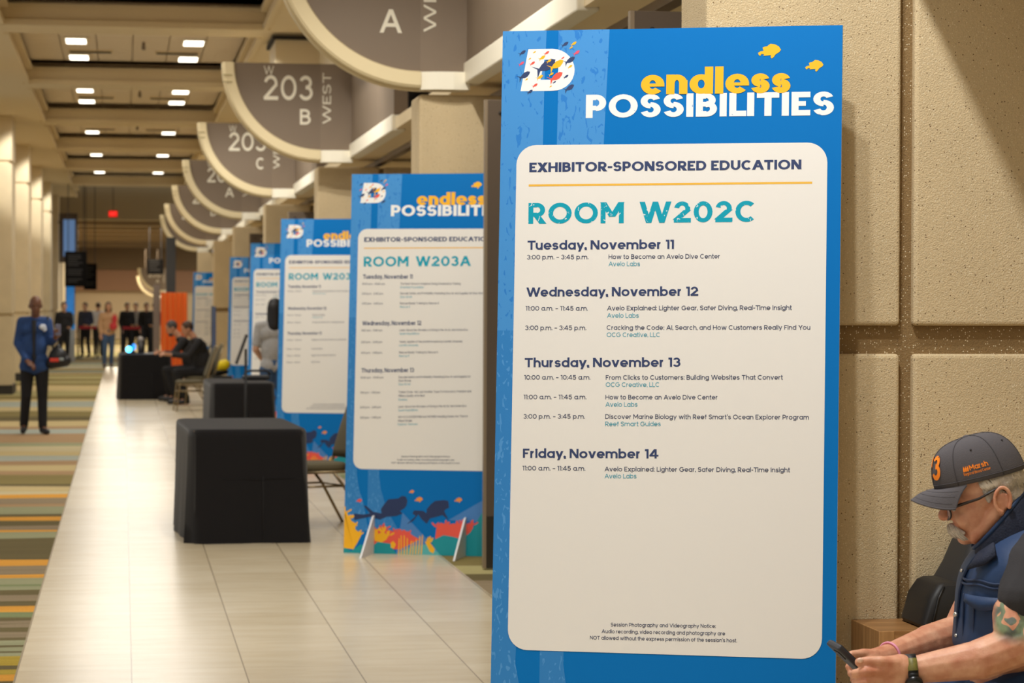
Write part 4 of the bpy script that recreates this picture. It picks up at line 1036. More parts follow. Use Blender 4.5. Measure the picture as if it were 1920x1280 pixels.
MB().loft([rrect(*q[:4], q[4], 40, .28) for q in POCK]).build('side_pocket', PACKD, t, True).modifiers.new('e', 'EDGE_SPLIT').split_angle = .75
def on_pack(R_, f, z):
    """front face of the pack at height z; f runs -1..1 across it"""
    for a, b_ in zip(R_, R_[1:]):
        if a[4] <= z <= b_[4]:
            k = (z-a[4])/(b_[4]-a[4]); cx, cy, hx, hy = [a[i]+(b_[i]-a[i])*k for i in range(4)]
            return (cx+f*hx*.82, cy-hy*1.0-.001, z)
m = MB()
for pts in ([(-.55, .12), (-.1, .085), (.5, .05)], [(-.6, .195), (.0, .185), (.6, .165)], [(-.5, .23), (.1, .224), (.7, .21)], [(-.85, .02), (-.85, .10), (-.85, .17), (-.8, .235)]):
    m.tube([on_pack(MAINR, f, z) for f, z in pts], .004, 6)
m.tube([on_pack(POCK, -.7, z) for z in (.012, .05, .09, .125)], .004, 6)
m.build('zip', mat('backpack_seam', (16, 16, 17), .5), t, True)
MB().tube([(.11, .03, .28), (.11, .01, .32), (.17, .01, .32), (.17, .03, .28)], .009, 8).build('grab_loop', PACKD, t, True)

# ================================================================== PEOPLE
def V(*a): return Vector(a)
def hand(prims, wr, hd, side, r=.011, thumb=1):
    """palm, four unequal fingers and a side thumb from wrist to hand direction"""
    wr, hd = Vector(wr), Vector(hd); d = (hd-wr).normalized()
    sd = Vector(side)-d*Vector(side).dot(d); sd.normalize(); nn = d.cross(sd)
    palm = wr+d*.055
    prims.append(('c', wr+d*.015, wr+d*.075, .027, .030)); prims.append(('c', palm+sd*.02, palm-sd*.02, .022, .022))
    for i, (o_, L_) in enumerate(((.030, .068), (.011, .078), (-.009, .072), (-.028, .056))):
        a = wr+d*.088+sd*o_; b_ = a+d*L_*.55+nn*.012; c = b_+d*L_*.35+nn*.028
        prims.append(('c', a, b_, r, r*.95)); prims.append(('c', b_, c, r*.95, r*.85))
    a = wr+d*.03+sd*.026; b_ = a+d*.035+sd*.024; c = b_+d*.03+sd*.004
    prims.append(('c', a, b_, r*1.35, r*1.15)); prims.append(('c', b_, c, r*1.15, r))

def figure(label, loc, rz, J, look, voxel=.011, group=None):
    t = empty('person', loc, rz, label, 'person', group)
    h = V(*J['head']); g = look.get('face', V(0, -1, 0)).normalized()         # face direction
    up = V(0, 0, 1); up = (up-g*up.dot(g)).normalized(); s = g.cross(up)
    R = Matrix((s, -g, up)).transposed()
    L = lambda a, b_, c: h+s*a-g*b_+up*c
    pr = [('e', h+up*.02, (.076, .095, .10), R), ('e', L(0, -.03, -.045), (.058, .062, .072), R), ('e', L(0, -.075, -.098), (.024, .02, .018), R),
          ('c', L(0, -.088, .0), L(0, -.108, -.03), .010, .014), ('e', L(.078, .01, -.015), (.010, .018, .03), R), ('e', L(-.078, .01, -.015), (.010, .018, .03), R),
          ('e', L(0, -.088, -.066), (.022, .012, .010), R), ('c', L(-.035, -.08, .018), L(.035, -.08, .018), .012, .012)]
    n = V(*J['neck']); pr.append(('c', L(0, .02, -.07), n, .052, .058))
    ch, pe = V(*J['chest']), V(*J['pelvis'])
    wd_ = look.get('w', 1)
    tors = lambda k: [('c', ch+V(-.08*wd_, 0, .02), ch+V(.08*wd_, 0, .02), .10*k*wd_, .10*k*wd_), ('e', (ch+pe)/2, (.15*k*wd_, .115*k*wd_, (ch-pe).length*.62)), ('c', pe+V(-.06, 0, 0), pe+V(.06, 0, 0), .105*k*wd_, .105*k*wd_)]
    pr += tors(.9)
    sl = []; lg = []; sh = [[], []]
    for i, q in enumerate('LR'):
        S_, E_, W_, H_ = [V(*J[k+q]) for k in ('sh', 'el', 'wr', 'hd')]
        pr += [('c', n+V(0, 0, -.04), S_, .05, .055), ('c', S_, E_, .052, .042), ('c', E_, W_, .042, .028)]; hand(pr, W_, H_, (1 if q == 'L' else -1, 0, .4))
        e2 = E_+(W_-E_)*(.9 if look.get('long', True) else 0); e1 = E_ if look.get('long', True) else S_+(E_-S_)*.75
        sl += [('c', n+V(0, 0, -.05), S_, .06, .07), ('c', S_, e1, .07, .058)]
        if look.get('long', True): sl.append(('c', E_, e2, .058, .043))
        hp, k_, a_, to = [V(*J[k+q]) for k in ('hip', 'kn', 'an', 'to')]
        pr += [('c', pe, hp, .09, .085), ('c', hp, k_, .078, .05), ('c', k_, a_, .048, .034), ('c', a_, to, .032, .025)]
        lg += [('c', pe+V(0, 0, .02), hp, .115*wd_, .098), ('c', hp, k_, .096, .068), ('c', k_, a_+V(0, 0, .02), .066, .056)]
        sh[i] += [('c', a_+V(0, 0, -.03), to, .046, .036), ('c', a_, a_+V(0, .02, -.035), .045, .042)]
    link(blob(pr, voxel*.8, 3), 'body', mat('skin_%s' % look['skin'], dict(dark=(112, 72, 50), light=(206, 158, 128), ruddy=(196, 140, 108))[look['skin']], .55, var=.08, vscale=14), t, True)
    top = tors(1.08)+sl
    if look.get('coat'): top.append(('c', pe+V(-.07, 0, -.08), pe+V(.07, 0, -.08), .12, .12))
    link(blob(top, voxel, 4), look.get('topname', 'jacket'), look['top'], t, True)
    link(blob(lg, voxel, 3), 'trousers', look['bottom'], t, True)
    for i in (0, 1): link(blob(sh[i], voxel, 3), 'shoe', look.get('shoe', BLACKP), t, True)
    hr = look.get('hair')
    if hr:
        kind, hm = hr; hp_ = [('e', L(0, .012, .036), (.083, .097, .095), R)]
        if kind == 'long': hp_ += [('c', L(0, .05, .0), L(0, .075, -.20), .092, .078), ('c', L(-.05, .03, -.02), L(-.06, .05, -.18), .04, .035), ('c', L(.05, .03, -.02), L(.06, .05, -.18), .04, .035)]
        if kind == 'bun': hp_ += [('e', L(0, .10, .03), (.05, .05, .05))]
        if kind == 'beard': hp_ += [('e', L(0, -.058, -.09), (.05, .045, .04), R)]
        me = blob(hp_, .008, 2)
        if kind != 'long':
            bm = bmesh.new(); bm.from_mesh(me)
            bmesh.ops.delete(bm, geom=[v for v in bm.verts if (v.co-h).dot(g) > .055 and (v.co-h).dot(up) > -.045 and (v.co-h).dot(up) < .07 and kind != 'x'], context='VERTS'); bm.to_mesh(me); bm.free()
        link(me, 'hair', hm, t, True)
    for a_ in (-.031, .031): pass
    return t
NAVYJ = mat('navy_blue_jacket', (36, 68, 122), .8, var=.15, vscale=10); BLKT = mat('black_trousers', (20, 19, 22), .85); BLKJ = mat('black_jacket', (30, 28, 30), .85)
JEANS = mat('blue_jeans', (66, 92, 128), .9, bump=.1, bscale=300, var=.12, vscale=12); HBLK = mat('hair_black', (24, 20, 20), .6); HBRN = mat('hair_brown', (72, 50, 34), .7); HGRY = mat('hair_dark_grey', (70, 64, 60), .7)

# man walking towards the camera on the carpet
walk = dict(head=(.014, -.04, 1.615), neck=(.014, 0, 1.475), chest=(.005, 0, 1.30), pelvis=(.0, 0, .93),
 shR=(-.15, 0, 1.405), elR=(-.205, .03, 1.14), wrR=(-.09, -.15, .925), hdR=(-.02, -.19, .875),
 shL=(.155, 0, 1.405), elL=(.205, -.02, 1.16), wrL=(.265, -.22, 1.20), hdL=(.28, -.30, 1.25),
 hipR=(-.085, 0, .87), knR=(-.10, -.03, .48), anR=(-.13, .05, .10), toR=(-.135, -.12, .045), hipL=(.09, 0, .87), knL=(.10, -.03, .47), anL=(.105, -.06, .085), toL=(.165, -.20, .035))
wm = figure('bald man in navy jacket walking on the carpet with a black bag', (-1.10, 32.0, 0), 0, walk,
       dict(skin='dark', top=NAVYJ, bottom=BLKT, coat=True, face=V(.12, -1, -.18)), .010)
m = MB(); m.loft([[Vector((x*wx, -.158-.012*(1-abs(x))+dy, z)) for x in (-1, 0, 1)]+[Vector((wx, -.10+dy, z)), Vector((-wx, -.10+dy, z))] for z, wx, dy in ((.86, .012, .0), (1.1, .018, .022), (1.3, .024, .022), (1.43, .03, .05))])
m.build('shirt_front', BLACKP, wm)
m = MB(); m.ball((.105, -.118, 1.345), (.045, .012, .035), 10, 6); m.ball((.13, -.112, 1.315), (.025, .012, .03), 10, 6)
m.build('chest_emblem', mat('emblem_white', (220, 226, 236), .6), wm, True)
link(blob([('e', (.014-.031+.062*i, -.128, 1.612), (.012, .006, .007)) for i in (0, 1)], .003, 0), 'eye', BLACKP, wm, True)
t = empty('shoulder_bag', (-1.10+.295, 31.92, .82), 0, 'rounded black bag with red mark hanging at the walking man', 'bag')
link(blob([('e', (0, 0, .14), (.12, .09, .13)), ('c', (-.08, 0, .07), (.09, 0, .10), .075, .075), ('c', (-.02, 0, .2), (.0, 0, .27), .07, .04)], .012, 4), 'bag_body', BLACKP, t, True)
MB().tube([(-.06, .02, .25), (-.10, .03, .45), (-.13, .03, .66)], .012, 8).build('strap', BLACKP, t, True)
MB().box(-.10, .01, -.105, -.08, .09, .135).build('red_mark', mat('bag_red', (215, 60, 40), .6), t, bevel=.005)
MB().box(.015, .07, -.105, -.08, .105, .14).build('pale_mark', mat('bag_pale', (150, 160, 160), .6), t, bevel=.005)
t = empty('phone', (-.80, 31.68, 1.27), .3, 'small dark phone in the walking man raised hand', 'phone'); MB().box(-.035, .035, -.005, .005, -.03, .11).build('phone_body', mat('phone_grey', (110, 110, 130), .3), t, bevel=.004)

def sitting(dx=0, dy=0, lean=0.0, reach=.0):
    return dict(head=(dx, -.20-lean, 1.24), neck=(dx, -.10-lean*.8, 1.10), chest=(0, -.02-lean*.5, .93), pelvis=(0, .06, .56),
      shR=(-.185, -.04-lean*.6, 1.03), elR=(-.235, -.22-lean*.5, .80), wrR=(-.13, -.44-reach, .82), hdR=(-.11, -.52-reach, .83), shL=(.185, -.04-lean*.6, 1.03), elL=(.235, -.22-lean*.5, .80), wrL=(.13, -.42-reach, .82), hdL=(.10, -.50-reach, .83),
      hipR=(-.09, .04, .54), knR=(-.12, -.40, .53), anR=(-.12, -.33, .10), toR=(-.12, -.50, .045), hipL=(.09, .04, .54), knL=(.12, -.40, .53), anL=(.12, -.25, .10), toL=(.12, -.42, .045))
figure('man in black jacket seated in profile behind the empty olive chair', (1.25, 41.05, 0), -PI/2+.1, sitting(lean=.02, reach=.06), dict(skin='ruddy', top=BLKJ, bottom=BLKT, hair=('short', HBRN), face=V(0, -1, -.35), w=1.12), .012)
figure('bearded man in black leaning over the far table, left of his neighbour', (1.11, 42.5, 0), -PI/2, sitting(lean=.10), dict(skin='ruddy', top=BLKJ, bottom=BLKT, hair=('beard', HGRY), face=V(0, -1, -.45), w=1.05), .012)
def standing(sw=0, turn=0):
    return dict(head=(0, -.03, 1.58), neck=(0, 0, 1.44), chest=(0, 0, 1.27), pelvis=(0, 0, .92), shR=(-.17, 0, 1.37), elR=(-.22, .02, 1.10), wrR=(-.20, -.08, .88), hdR=(-.19, -.12, .80), shL=(.17, 0, 1.37), elL=(.22, .02, 1.10), wrL=(.15, -.15, .98), hdL=(.10, -.22, .98),
      hipR=(-.085, 0, .86), knR=(-.10, -.02-sw, .47), anR=(-.10, .03-sw*.6, .09), toR=(-.11, -.13-sw*.6, .04), hipL=(.085, 0, .86), knL=(.09, -.02+sw*.3, .47), anL=(.09, .06+sw, .09), toL=(.10, -.11+sw, .04))
figure('person with long black hair and grey top half hidden by the W203B board', (1.765, 29.65, .004), PI*.98, standing(), dict(skin='light', top=mat('grey_top', (176, 174, 172), .9, var=.1, vscale=20), bottom=JEANS, hair=('long', HBLK), long=False, topname='shirt'), .012)
figure('woman in beige top and blue jeans walking far down the carpet', (-.38, 65.4, 0), .1, standing(.10), dict(skin='light', top=mat('beige_top', (204, 164, 124), .9), bottom=JEANS, hair=('long', HBRN), topname='blouse', w=1.05), .016)
t = empty('red_bag', (-.25, 65.15, .98), 0, 'red bag held in front by the far walking woman', 'bag'); link(blob([('e', (0, 0, .1), (.10, .06, .10)), ('e', (.03, 0, .28), (.07, .04, .12))], .015, 3), 'bag_body', mat('red_cloth', (214, 60, 66), .7), t, True)
for i, (x, y, top, hr_, lb) in enumerate(((.12, 79.5, BLKJ, HBLK, 'person in dark clothes left in the group behind the red belt'), (.40, 80.5, mat('light_grey_top', (150, 148, 146), .9), HBLK, 'person in light grey top among the group behind the red belt'),
      (.72, 79, BLKJ, HBLK, 'broad dark clad person in the middle of the group behind the red belt'), (.98, 81, mat('plum_top', (96, 78, 82), .9), HBRN, 'person in muted plum at the right of the far group'),
      (-.78, 80, mat('white_top', (214, 214, 220), .9), HBRN, 'person in white partly hidden behind the walking woman'), (-1.62, 70.5, BLKJ, HBLK, 'dark standing person between the left columns and the blue totem'), (-1.16, 79, mat('dusk_blue_top', (54, 60, 82), .9), HBLK, 'person in dusky blue near the left belt post'))):
    figure(lb, (x, y, 0), (.3, -.2, .1, .5, PI, .2, -.4)[i], standing((0, .03, 0, .05, .08, 0, .03)[i]), dict(skin='light', top=top, bottom=BLKT, hair=('short', hr_)), .018)

# ------------------------------------------------------------------ seated man with the cap, close to the camera
Y0_ = 6.1; KP = 4700/Y0_
man = empty('person', (2.2, Y0_, 0), 0, 'seated man in grey cap and navy vest looking at his phone', 'person')
O = Vector((2.2, Y0_, 0))
def P(px, py, Y=Y0_): return at(px, py, Y)-O
AZ = math.radians(16); TH = math.radians(20)
fh = V(-math.cos(AZ), math.sin(AZ), 0); sd = V(-math.sin(AZ), -math.cos(AZ), 0)
hf = fh*math.cos(TH)+V(0, 0, -math.sin(TH)); hu = fh*math.sin(TH)+V(0, 0, math.cos(TH))
HC = P(1842, 914); HR = Matrix((hf, sd, hu)).transposed()
def H(f, s, u): return HC+hf*f+sd*s+hu*u
SKIN = bpy.data.materials.new('ruddy_skin'); SKIN.use_nodes = True; nt = SKIN.node_tree; b = nt.nodes['Principled BSDF']
b.inputs['Roughness'].default_value = .5; b.inputs['Subsurface Weight'].default_value = .08; b.inputs['Subsurface Radius'].default_value = (.01, .004, .002)
tcn = nt.nodes.new('ShaderNodeTexCoord'); n1 = nt.nodes.new('ShaderNodeTexNoise'); n1.inputs['Scale'].default_value = 22; n1.inputs['Detail'].default_value = 5; nt.links.new(tcn.outputs['Object'], n1.inputs['Vector'])
r1 = nt.nodes.new('ShaderNodeValToRGB'); r1.color_ramp.elements[0].position = .3; r1.color_ramp.elements[1].position = .72
r1.color_ramp.elements[0].color = rgb(190, 120, 88); r1.color_ramp.elements[1].color = rgb(226, 172, 138)
nt.links.new(n1.outputs['Fac'], r1.inputs['Fac']); nt.links.new(r1.outputs['Color'], b.inputs['Base Color'])
n2_ = nt.nodes.new('ShaderNodeTexNoise'); n2_.inputs['Scale'].default_value = 260; nt.links.new(tcn.outputs['Object'], n2_.inputs['Vector'])
bb = nt.nodes.new('ShaderNodeBump'); bb.inputs['Strength'].default_value = .25; bb.inputs['Distance'].default_value = .002; nt.links.new(n2_.outputs['Fac'], bb.inputs['Height']); nt.links.new(bb.outputs['Normal'], b.inputs['Normal'])
TATT = speckled('tattooed_skin', (206, 150, 118), (108, 116, 96), .47, 20, (1, 1, 1), .5)

NF, FF = 5.93, 6.16           # depth of the near and the far hand
pr = [('e', H(-.005, 0, .02), (.098, .077, .10), HR), ('e', H(.042, 0, -.045), (.058, .060, .078), HR), ('e', H(.080, 0, -.104), (.024, .030, .020), HR),
      ('c', H(-.025, .052, -.06), H(.06, .03, -.108), .022, .018), ('c', H(-.025, -.052, -.06), H(.06, -.03, -.108), .022, .018),
      ('e', H(.066, .034, -.055), (.026, .024, .028), HR), ('e', H(.066, -.034, -.055), (.026, .024, .028), HR),
      ('c', H(.096, 0, -.008), H(.116, 0, -.034), .010, .0145), ('e', H(.105, .012, -.042), (.012, .009, .009), HR), ('e', H(.105, -.012, -.042), (.012, .009, .009), HR),
      ('c', H(.088, -.036, .006), H(.088, .036, .006), .013, .013), ('e', H(.094, 0, -.088), (.012, .022, .008), HR), ('e', H(.092, 0, -.074), (.014, .028, .016), HR),
      ('e', H(.03, 0, -.112), (.05, .042, .026), HR), ('c', H(-.04, 0, -.08), P(1908, 1020), .06, .066),
      ('c', H(.0, 0, -.09), P(1890, 1020), .052, .06)]
for sg in (1, -1):   # ears: rim, lobe and hollow
    ring = [H(-.034+.021*math.cos(a)-.006*math.sin(a), sg*(.087+.003*math.cos(a)), -.038+.031*math.sin(a)) for a in [k*2*PI/12-1.2 for k in range(11)]]
    for a, b_ in zip(ring, ring[1:]): pr.append(('c', a, b_, .0052, .0052))
    pr += [('e', H(-.032, sg*.075, -.038), (.018, .006, .026), HR), ('e', H(-.020, sg*.082, -.066), (.009, .006, .010), HR), ('c', H(-.016, sg*.08, -.04), H(-.018, sg*.08, -.05), .006, .006)]
# trunk
pr += [('e', P(1932, 1055), (.115, .17, .085)), ('e', P(1905, 1100), (.125, .19, .15)), ('e', P(1898, 1190), (.125, .18, .14)), ('e', P(1930, 1290), (.16, .19, .13))]
# near arm and hand
pr += [('c', P(1948, 1050, 5.98), P(1932, 1075, 5.93), .062, .062), ('c', P(1930, 1075, 5.93), P(1914, 1205, 5.86), .060, .052), ('c', P(1900, 1150, 5.89), P(1900, 1180, 5.87), .052, .05), ('c', P(1912, 1208, 5.86), P(1838, 1236, 5.88), .052, .050), ('c', P(1838, 1236, 5.88), P(1712, 1256, 5.93), .049, .034),
       ('c', P(1712, 1256, NF), P(1690, 1256, NF), .033, .034), ('c', P(1688, 1252, NF-.005), P(1652, 1252, NF-.01), .035, .028), ('c', P(1690, 1268, NF), P(1650, 1276, NF), .032, .028),
       ('c', P(1682, 1244, NF-.02), P(1650, 1240, NF-.025), .018, .0145), ('c', P(1650, 1240, NF-.025), P(1628, 1239, NF-.02), .0135, .0125), ('c', P(1628, 1239, NF-.02), P(1610, 1241, NF-.01), .0125, .0105),
       ('c', P(1652, 1258, NF-.025), P(1622, 1259, NF-.03), .0125, .0115), ('c', P(1622, 1259, NF-.03), P(1602, 1262, NF-.01), .0115, .0105), ('c', P(1602, 1262, NF-.01), P(1600, 1266, NF+.025), .0105, .0095),
       ('c', P(1652, 1274, NF-.02), P(1622, 1278, NF-.03), .0125, .0115), ('c', P(1622, 1278, NF-.03), P(1604, 1281, NF-.01), .0115, .0105), ('c', P(1604, 1281, NF-.01), P(1603, 1284, NF+.025), .0105, .0095),
       ('c', P(1654, 1288, NF-.015), P(1628, 1296, NF-.025), .012, .011), ('c', P(1628, 1296, NF-.025), P(1612, 1300, NF-.005), .011, .010),
       ('c', P(1658, 1300, NF-.005), P(1636, 1311, NF-.015), .0105, .0095), ('c', P(1636, 1311, NF-.015), P(1623, 1315, NF), .0095, .0085)]
# far arm and hand
pr += [('c', P(1895, 1050, 6.28), P(1858, 1080, 6.34), .075, .064), ('c', P(1858, 1080, 6.34), P(1803, 1182, 6.36), .060, .050), ('c', P(1803, 1186, 6.36), P(1740, 1204, 6.30), .051, .046), ('c', P(1740, 1204, 6.30), P(1664, 1230, 6.20), .044, .031),
       ('c', P(1664, 1230, 6.20), P(1630, 1240, FF), .031, .030), ('c', P(1640, 1228, FF), P(1618, 1225, FF-.01), .016, .0135), ('c', P(1618, 1225, FF-.01), P(1596, 1227, FF-.03), .0125, .0105),
       ('c', P(1628, 1236, FF), P(1604, 1240, FF), .0125, .0115), ('c', P(1604, 1240, FF), P(1592, 1250, FF-.02), .0115, .0105), ('c', P(1628, 1246, FF), P(1606, 1252, FF), .0125, .0115), ('c', P(1606, 1252, FF), P(1596, 1262, FF-.03), .0115, .0105),
       ('c', P(1632, 1256, FF), P(1610, 1264, FF), .012, .011), ('c', P(1610, 1264, FF), P(1601, 1274, FF-.03), .011, .010), ('c', P(1634, 1266, FF), P(1616, 1274, FF), .011, .0095), ('c', P(1616, 1274, FF), P(1608, 1284, FF-.03), .0095, .0085)]
# legs under the jeans
hipz = .665
for yy, sgn in ((5.97, 1), (6.22, -1)):
    hp, kn, an, to = V(.16, yy-Y0_, hipz), V(-.25, yy-Y0_-.03*sgn, .56), V(-.18, yy-Y0_-.02*sgn, .10), V(-.36, yy-Y0_-.04*sgn, .04)
    pr += [('c', V(.16, 0, hipz), hp, .09, .09), ('c', hp, kn, .078, .052), ('c', kn, an, .05, .036), ('c', an, to, .034, .028)]
body = blob(pr, .0035, 3)
bo = link(body, 'body', [SKIN, TATT], man, True)
tc_ = P(1902, 1152, 5.83)
nt = TATT.node_tree; tb = nt.nodes['Principled BSDF']; rmp = [n for n in nt.nodes if n.type == 'VALTORGB'][0]
vd_ = nt.nodes.new('ShaderNodeVectorMath'); vd_.operation = 'DISTANCE'; vd_.inputs[1].default_value = tc_
tcn = [n for n in nt.nodes if n.type == 'TEX_COORD'][0]; nt.links.new(tcn.outputs['Object'], vd_.inputs[0])
mr = nt.nodes.new('ShaderNodeMapRange'); mr.inputs['From Min'].default_value = .05; mr.inputs['From Max'].default_value = .078; nt.links.new(vd_.outputs['Value'], mr.inputs['Value'])
skn = nt.nodes.new('ShaderNodeTexNoise'); skn.inputs['Scale'].default_value = 22; skn.inputs['Detail'].default_value = 5; nt.links.new(tcn.outputs['Object'], skn.inputs['Vector'])
skr = nt.nodes.new('ShaderNodeValToRGB'); skr.color_ramp.elements[0].position = .3; skr.color_ramp.elements[1].position = .72; skr.color_ramp.elements[0].color = rgb(190, 120, 88); skr.color_ramp.elements[1].color = rgb(226, 172, 138)
nt.links.new(skn.outputs['Fac'], skr.inputs['Fac'])
for ln in list(tb.inputs['Base Color'].links): nt.links.remove(ln)
cut = nt.nodes.new('ShaderNodeMath'); cut.operation = 'LESS_THAN'; cut.inputs[1].default_value = .47; nz_ = [n for n in nt.nodes if n.type == 'TEX_NOISE' and n is not skn][0]; nt.links.new(nz_.outputs['Fac'], cut.inputs[0])
mxm = nt.nodes.new('ShaderNodeMath'); mxm.operation = 'MAXIMUM'; nt.links.new(mr.outputs[0], mxm.inputs[0]); nt.links.new(cut.outputs[0], mxm.inputs[1])
ink = nt.nodes.new('ShaderNodeValToRGB'); ink.color_ramp.elements[0].position = .42; ink.color_ramp.elements[1].position = .6; ink.color_ramp.elements[0].color = rgb(98, 104, 96); ink.color_ramp.elements[1].color = rgb(132, 146, 112); nt.links.new(skn.outputs['Fac'], ink.inputs['Fac'])
mx_ = nt.nodes.new('ShaderNodeMix'); mx_.data_type = 'RGBA'; nt.links.new(mxm.outputs[0], mx_.inputs[0]); nt.links.new(ink.outputs['Color'], mx_.inputs[6]); nt.links.new(skr.outputs['Color'], mx_.inputs[7]); nt.links.new(mx_.outputs[2], tb.inputs['Base Color'])
for p in body.polygons:
    if (p.center-tc_).length < .10: p.material_index = 1
HAIRW = mat('grey_white_hair', (198, 186, 172), .8, bump=.6, bscale=320, var=.2, vscale=90)
hp_ = [('e', H(-.035, 0, .0), (.068, .081, .062), HR), ('c', H(-.004, .071, -.004), H(-.002, .071, -.03), .011, .007), ('c', H(-.004, -.071, -.004), H(-.002, -.071, -.03), .011, .007), ('e', H(-.05, 0, -.035), (.052, .066, .045), HR)]
HAIRL = mat('silver_hair_strands', (214, 202, 184), .6, var=.25, vscale=60)
ho = link(blob(hp_, .004, 3), 'hair', HAIRW, man, True)
mp2 = []
for sg in (1, -1): mp2 += [('c', H(.106, sg*.004, -.066), H(.098, sg*.020, -.076), .0085, .0095), ('c', H(.098, sg*.020, -.076), H(.084, sg*.034, -.090), .0095, .0055)]
mo = link(blob(mp2, .0026, 1), 'moustache', HAIRW, man, True)
m = MB(); rs = random.Random(5)
for sg in (1, -1):
    for k in range(110):
        q = rs.random(); j1, j2, j3 = [rs.uniform(-1, 1) for _ in range(3)]
        a = H(.115-.022*q+.003*j1, sg*(.001+.030*q), -.062-.014*q+.004*j2)
        c = H(.112-.032*q+.004*j1, sg*(.006+.038*q+.003*j3), -.090-.019*q+.004*j2)
        m.tube([a, a*.5+c*.5+hf*.004, c], [.0013, .0012, .0005], 4)
m.build('moustache_hair', HAIRL, mo, True)
m = MB()
for sg in (1, -1):
    for k in range(420):
        ph = rs.uniform(1.45, 3.05); j1 = rs.uniform(-1, 1); n_ = V(.112*math.cos(ph), .084*math.sin(ph), 0)
        u0 = .020+.010*j1; L_ = rs.uniform(.018, .045) if ph > 1.75 else rs.uniform(.010, .022); pts = []
        for t_ in (0, .5, 1):
            u = u0-L_*t_; sh_ = math.sqrt(max(.2, 1-((u+.005)/.085)**2)); pts.append(H(-.004+n_.x*sh_*.92-.006*t_, sg*n_.y*sh_, u))
        m.tube(pts, [.0012, .0011, .0005], 4)
m.build('hair_strands', HAIRL, ho, True)
link(blob([('c', H(.098, sg*.018, .004), H(.088, sg*.044, .004), .006, .004) for sg in (1, -1)], .003, 1), 'eyebrow', mat('grey_brow', (150, 124, 100), .8), man, True)
for sg in (1, -1): MB().ball(H(.082, sg*.030, -.020), .0125, 14, 10).build('eye', mat('eye_white', (226, 218, 206), .3), man, True)
# spectacles
m = MB(); FR = mat('spectacle_frame', (44, 34, 28), .35)
for sg in (1, -1):
    m.tube([H(.096, sg*.058, -.012), H(.078, sg*.075, -.016), H(.02, sg*.083, -.016), H(-.034, sg*.086, -.006), H(-.05, sg*.083, -.020)], [.0042, .0042, .0034, .0028, .0024], 8)
    m.tube([H(.109-.012*abs(math.cos(a)), sg*(.033+.024*math.cos(a)), -.026+.019*math.sin(a)) for a in [k*PI/10 for k in range(20)]], .0026, 8, True)
m.tube([H(.109, -.011, -.02), H(.114, 0, -.016), H(.109, .011, -.02)], .0026, 8)
gl = m.build('spectacles', FR, man, True)
GLS = bpy.data.materials.new('spectacle_lens'); GLS.use_nodes = True; b = GLS.node_tree.nodes['Principled BSDF']; b.inputs['Transmission Weight'].default_value = .85; b.inputs['Roughness'].default_value = .03; b.inputs['IOR'].default_value = 1.15; b.inputs['Base Color'].default_value = (.86, .86, .95, 1)
for sg in (1, -1):
    m = MB(); m.add([H(.108-.012*abs(math.cos(a)), sg*(.033+.023*math.cos(a)), -.026+.018*math.sin(a)) for a in [k*PI/10 for k in range(20)]], [tuple(range(20))]); m.build('lens', GLS, gl)
# cap
CAPM = mat('charcoal_cap', (88, 84, 86), .9, bump=.2, bscale=420, spec=.2); CAPO = mat('cap_orange', (255, 138, 14), .7)
def crown(ph, el, lift=0):
    """point on the crown: azimuth from the front towards his left, elevation 0 rim .. 1 top"""
    e_ = el*PI/2; cr = math.cos(e_)**.58; rf = .113 if math.cos(ph) > 0 else .118
    f = (rf+lift)*math.cos(ph)*cr-.004*el; s_ = (.090+lift)*math.sin(ph)*cr
    base = .036-.012*(1-math.cos(ph))*(1-el)
    u = base+(.100+lift)*math.sin(e_)**.92*(1-.0*math.cos(ph))
    return H(f, s_, u)
m = MB(); rings = [[crown(2*PI*k/48, el) for k in range(48)] for el in [i/14*.985 for i in range(15)]]
m.loft(rings); m.loft([[crown(2*PI*k/48, 0, -.002) for k in range(48)], [crown(2*PI*k/48, .08, -.004) for k in range(48)]], cap=False)
cap = empty('cap', O, 0, 'charcoal grey baseball cap with orange lettering on the seated man', 'cap')
m.build('crown', CAPM, cap, True, fix=True)
m = MB()
for k in range(6): m.tube([crown(PI/6+k*PI/3+(PI/6), el, .0006) for el in [i/12*.97 for i in range(13)]], .0012, 6)
m.tube([crown(2*PI*k/48, .05, .0008) for k in range(48)], .0012, 6, True)
m.build('seam', mat('cap_seam', (70, 66, 68), .9), cap, True)
MB().ball(H(-.004, 0, .136), (.010, .010, .004), 12, 8, HR).build('top_button', CAPM, cap, True)
m = MB()
for k in range(6): m.ball(crown(PI/3*k+PI/6, .52, .0006), .0028, 8, 6)
m.build('eyelet', mat('cap_eyelet', (52, 48, 50), .9), cap, True)
def brim(ph, q, dz=0):
    a = math.radians(ph); i_ = crown(a, .0)
    o_ = H(.052+.126*math.cos(a*1.05), .098*math.sin(a), .031-.056*math.sin(a)**2)
    p = i_*(1-q)+o_*q; return p+hu*(dz+.006*math.sin(q*PI))
m = MB(); phs = [-72+144*k/28 for k in range(29)]
for dz in (0, -.003):
    m.add([brim(p_, q/6, dz) for p_ in phs for q in range(7)], [(i*7+j, i*7+j+1, (i+1)*7+j+1, (i+1)*7+j) for i in range(28) for j in range(6)])
m.tube([brim(p_, 1, -.0015) for p_ in phs], .0026, 6)
m.build('brim', CAPM, cap, True)
m = MB()
for q in (.35, .6, .85): m.tube([brim(p_, q, .0002) for p_ in phs[1:-1]], .0005, 5)
m.build('brim_stitching', mat('brim_thread', (80, 76, 78), .9), cap, True)
m = MB(); text_on(m, lambda u, v, w: crown(u/.108, v/.150+.06, .0012+w), '23', (-.024, .010), (.070, .010), .064, .21, .10, lift=.001); m.build('front_number', CAPO, cap)
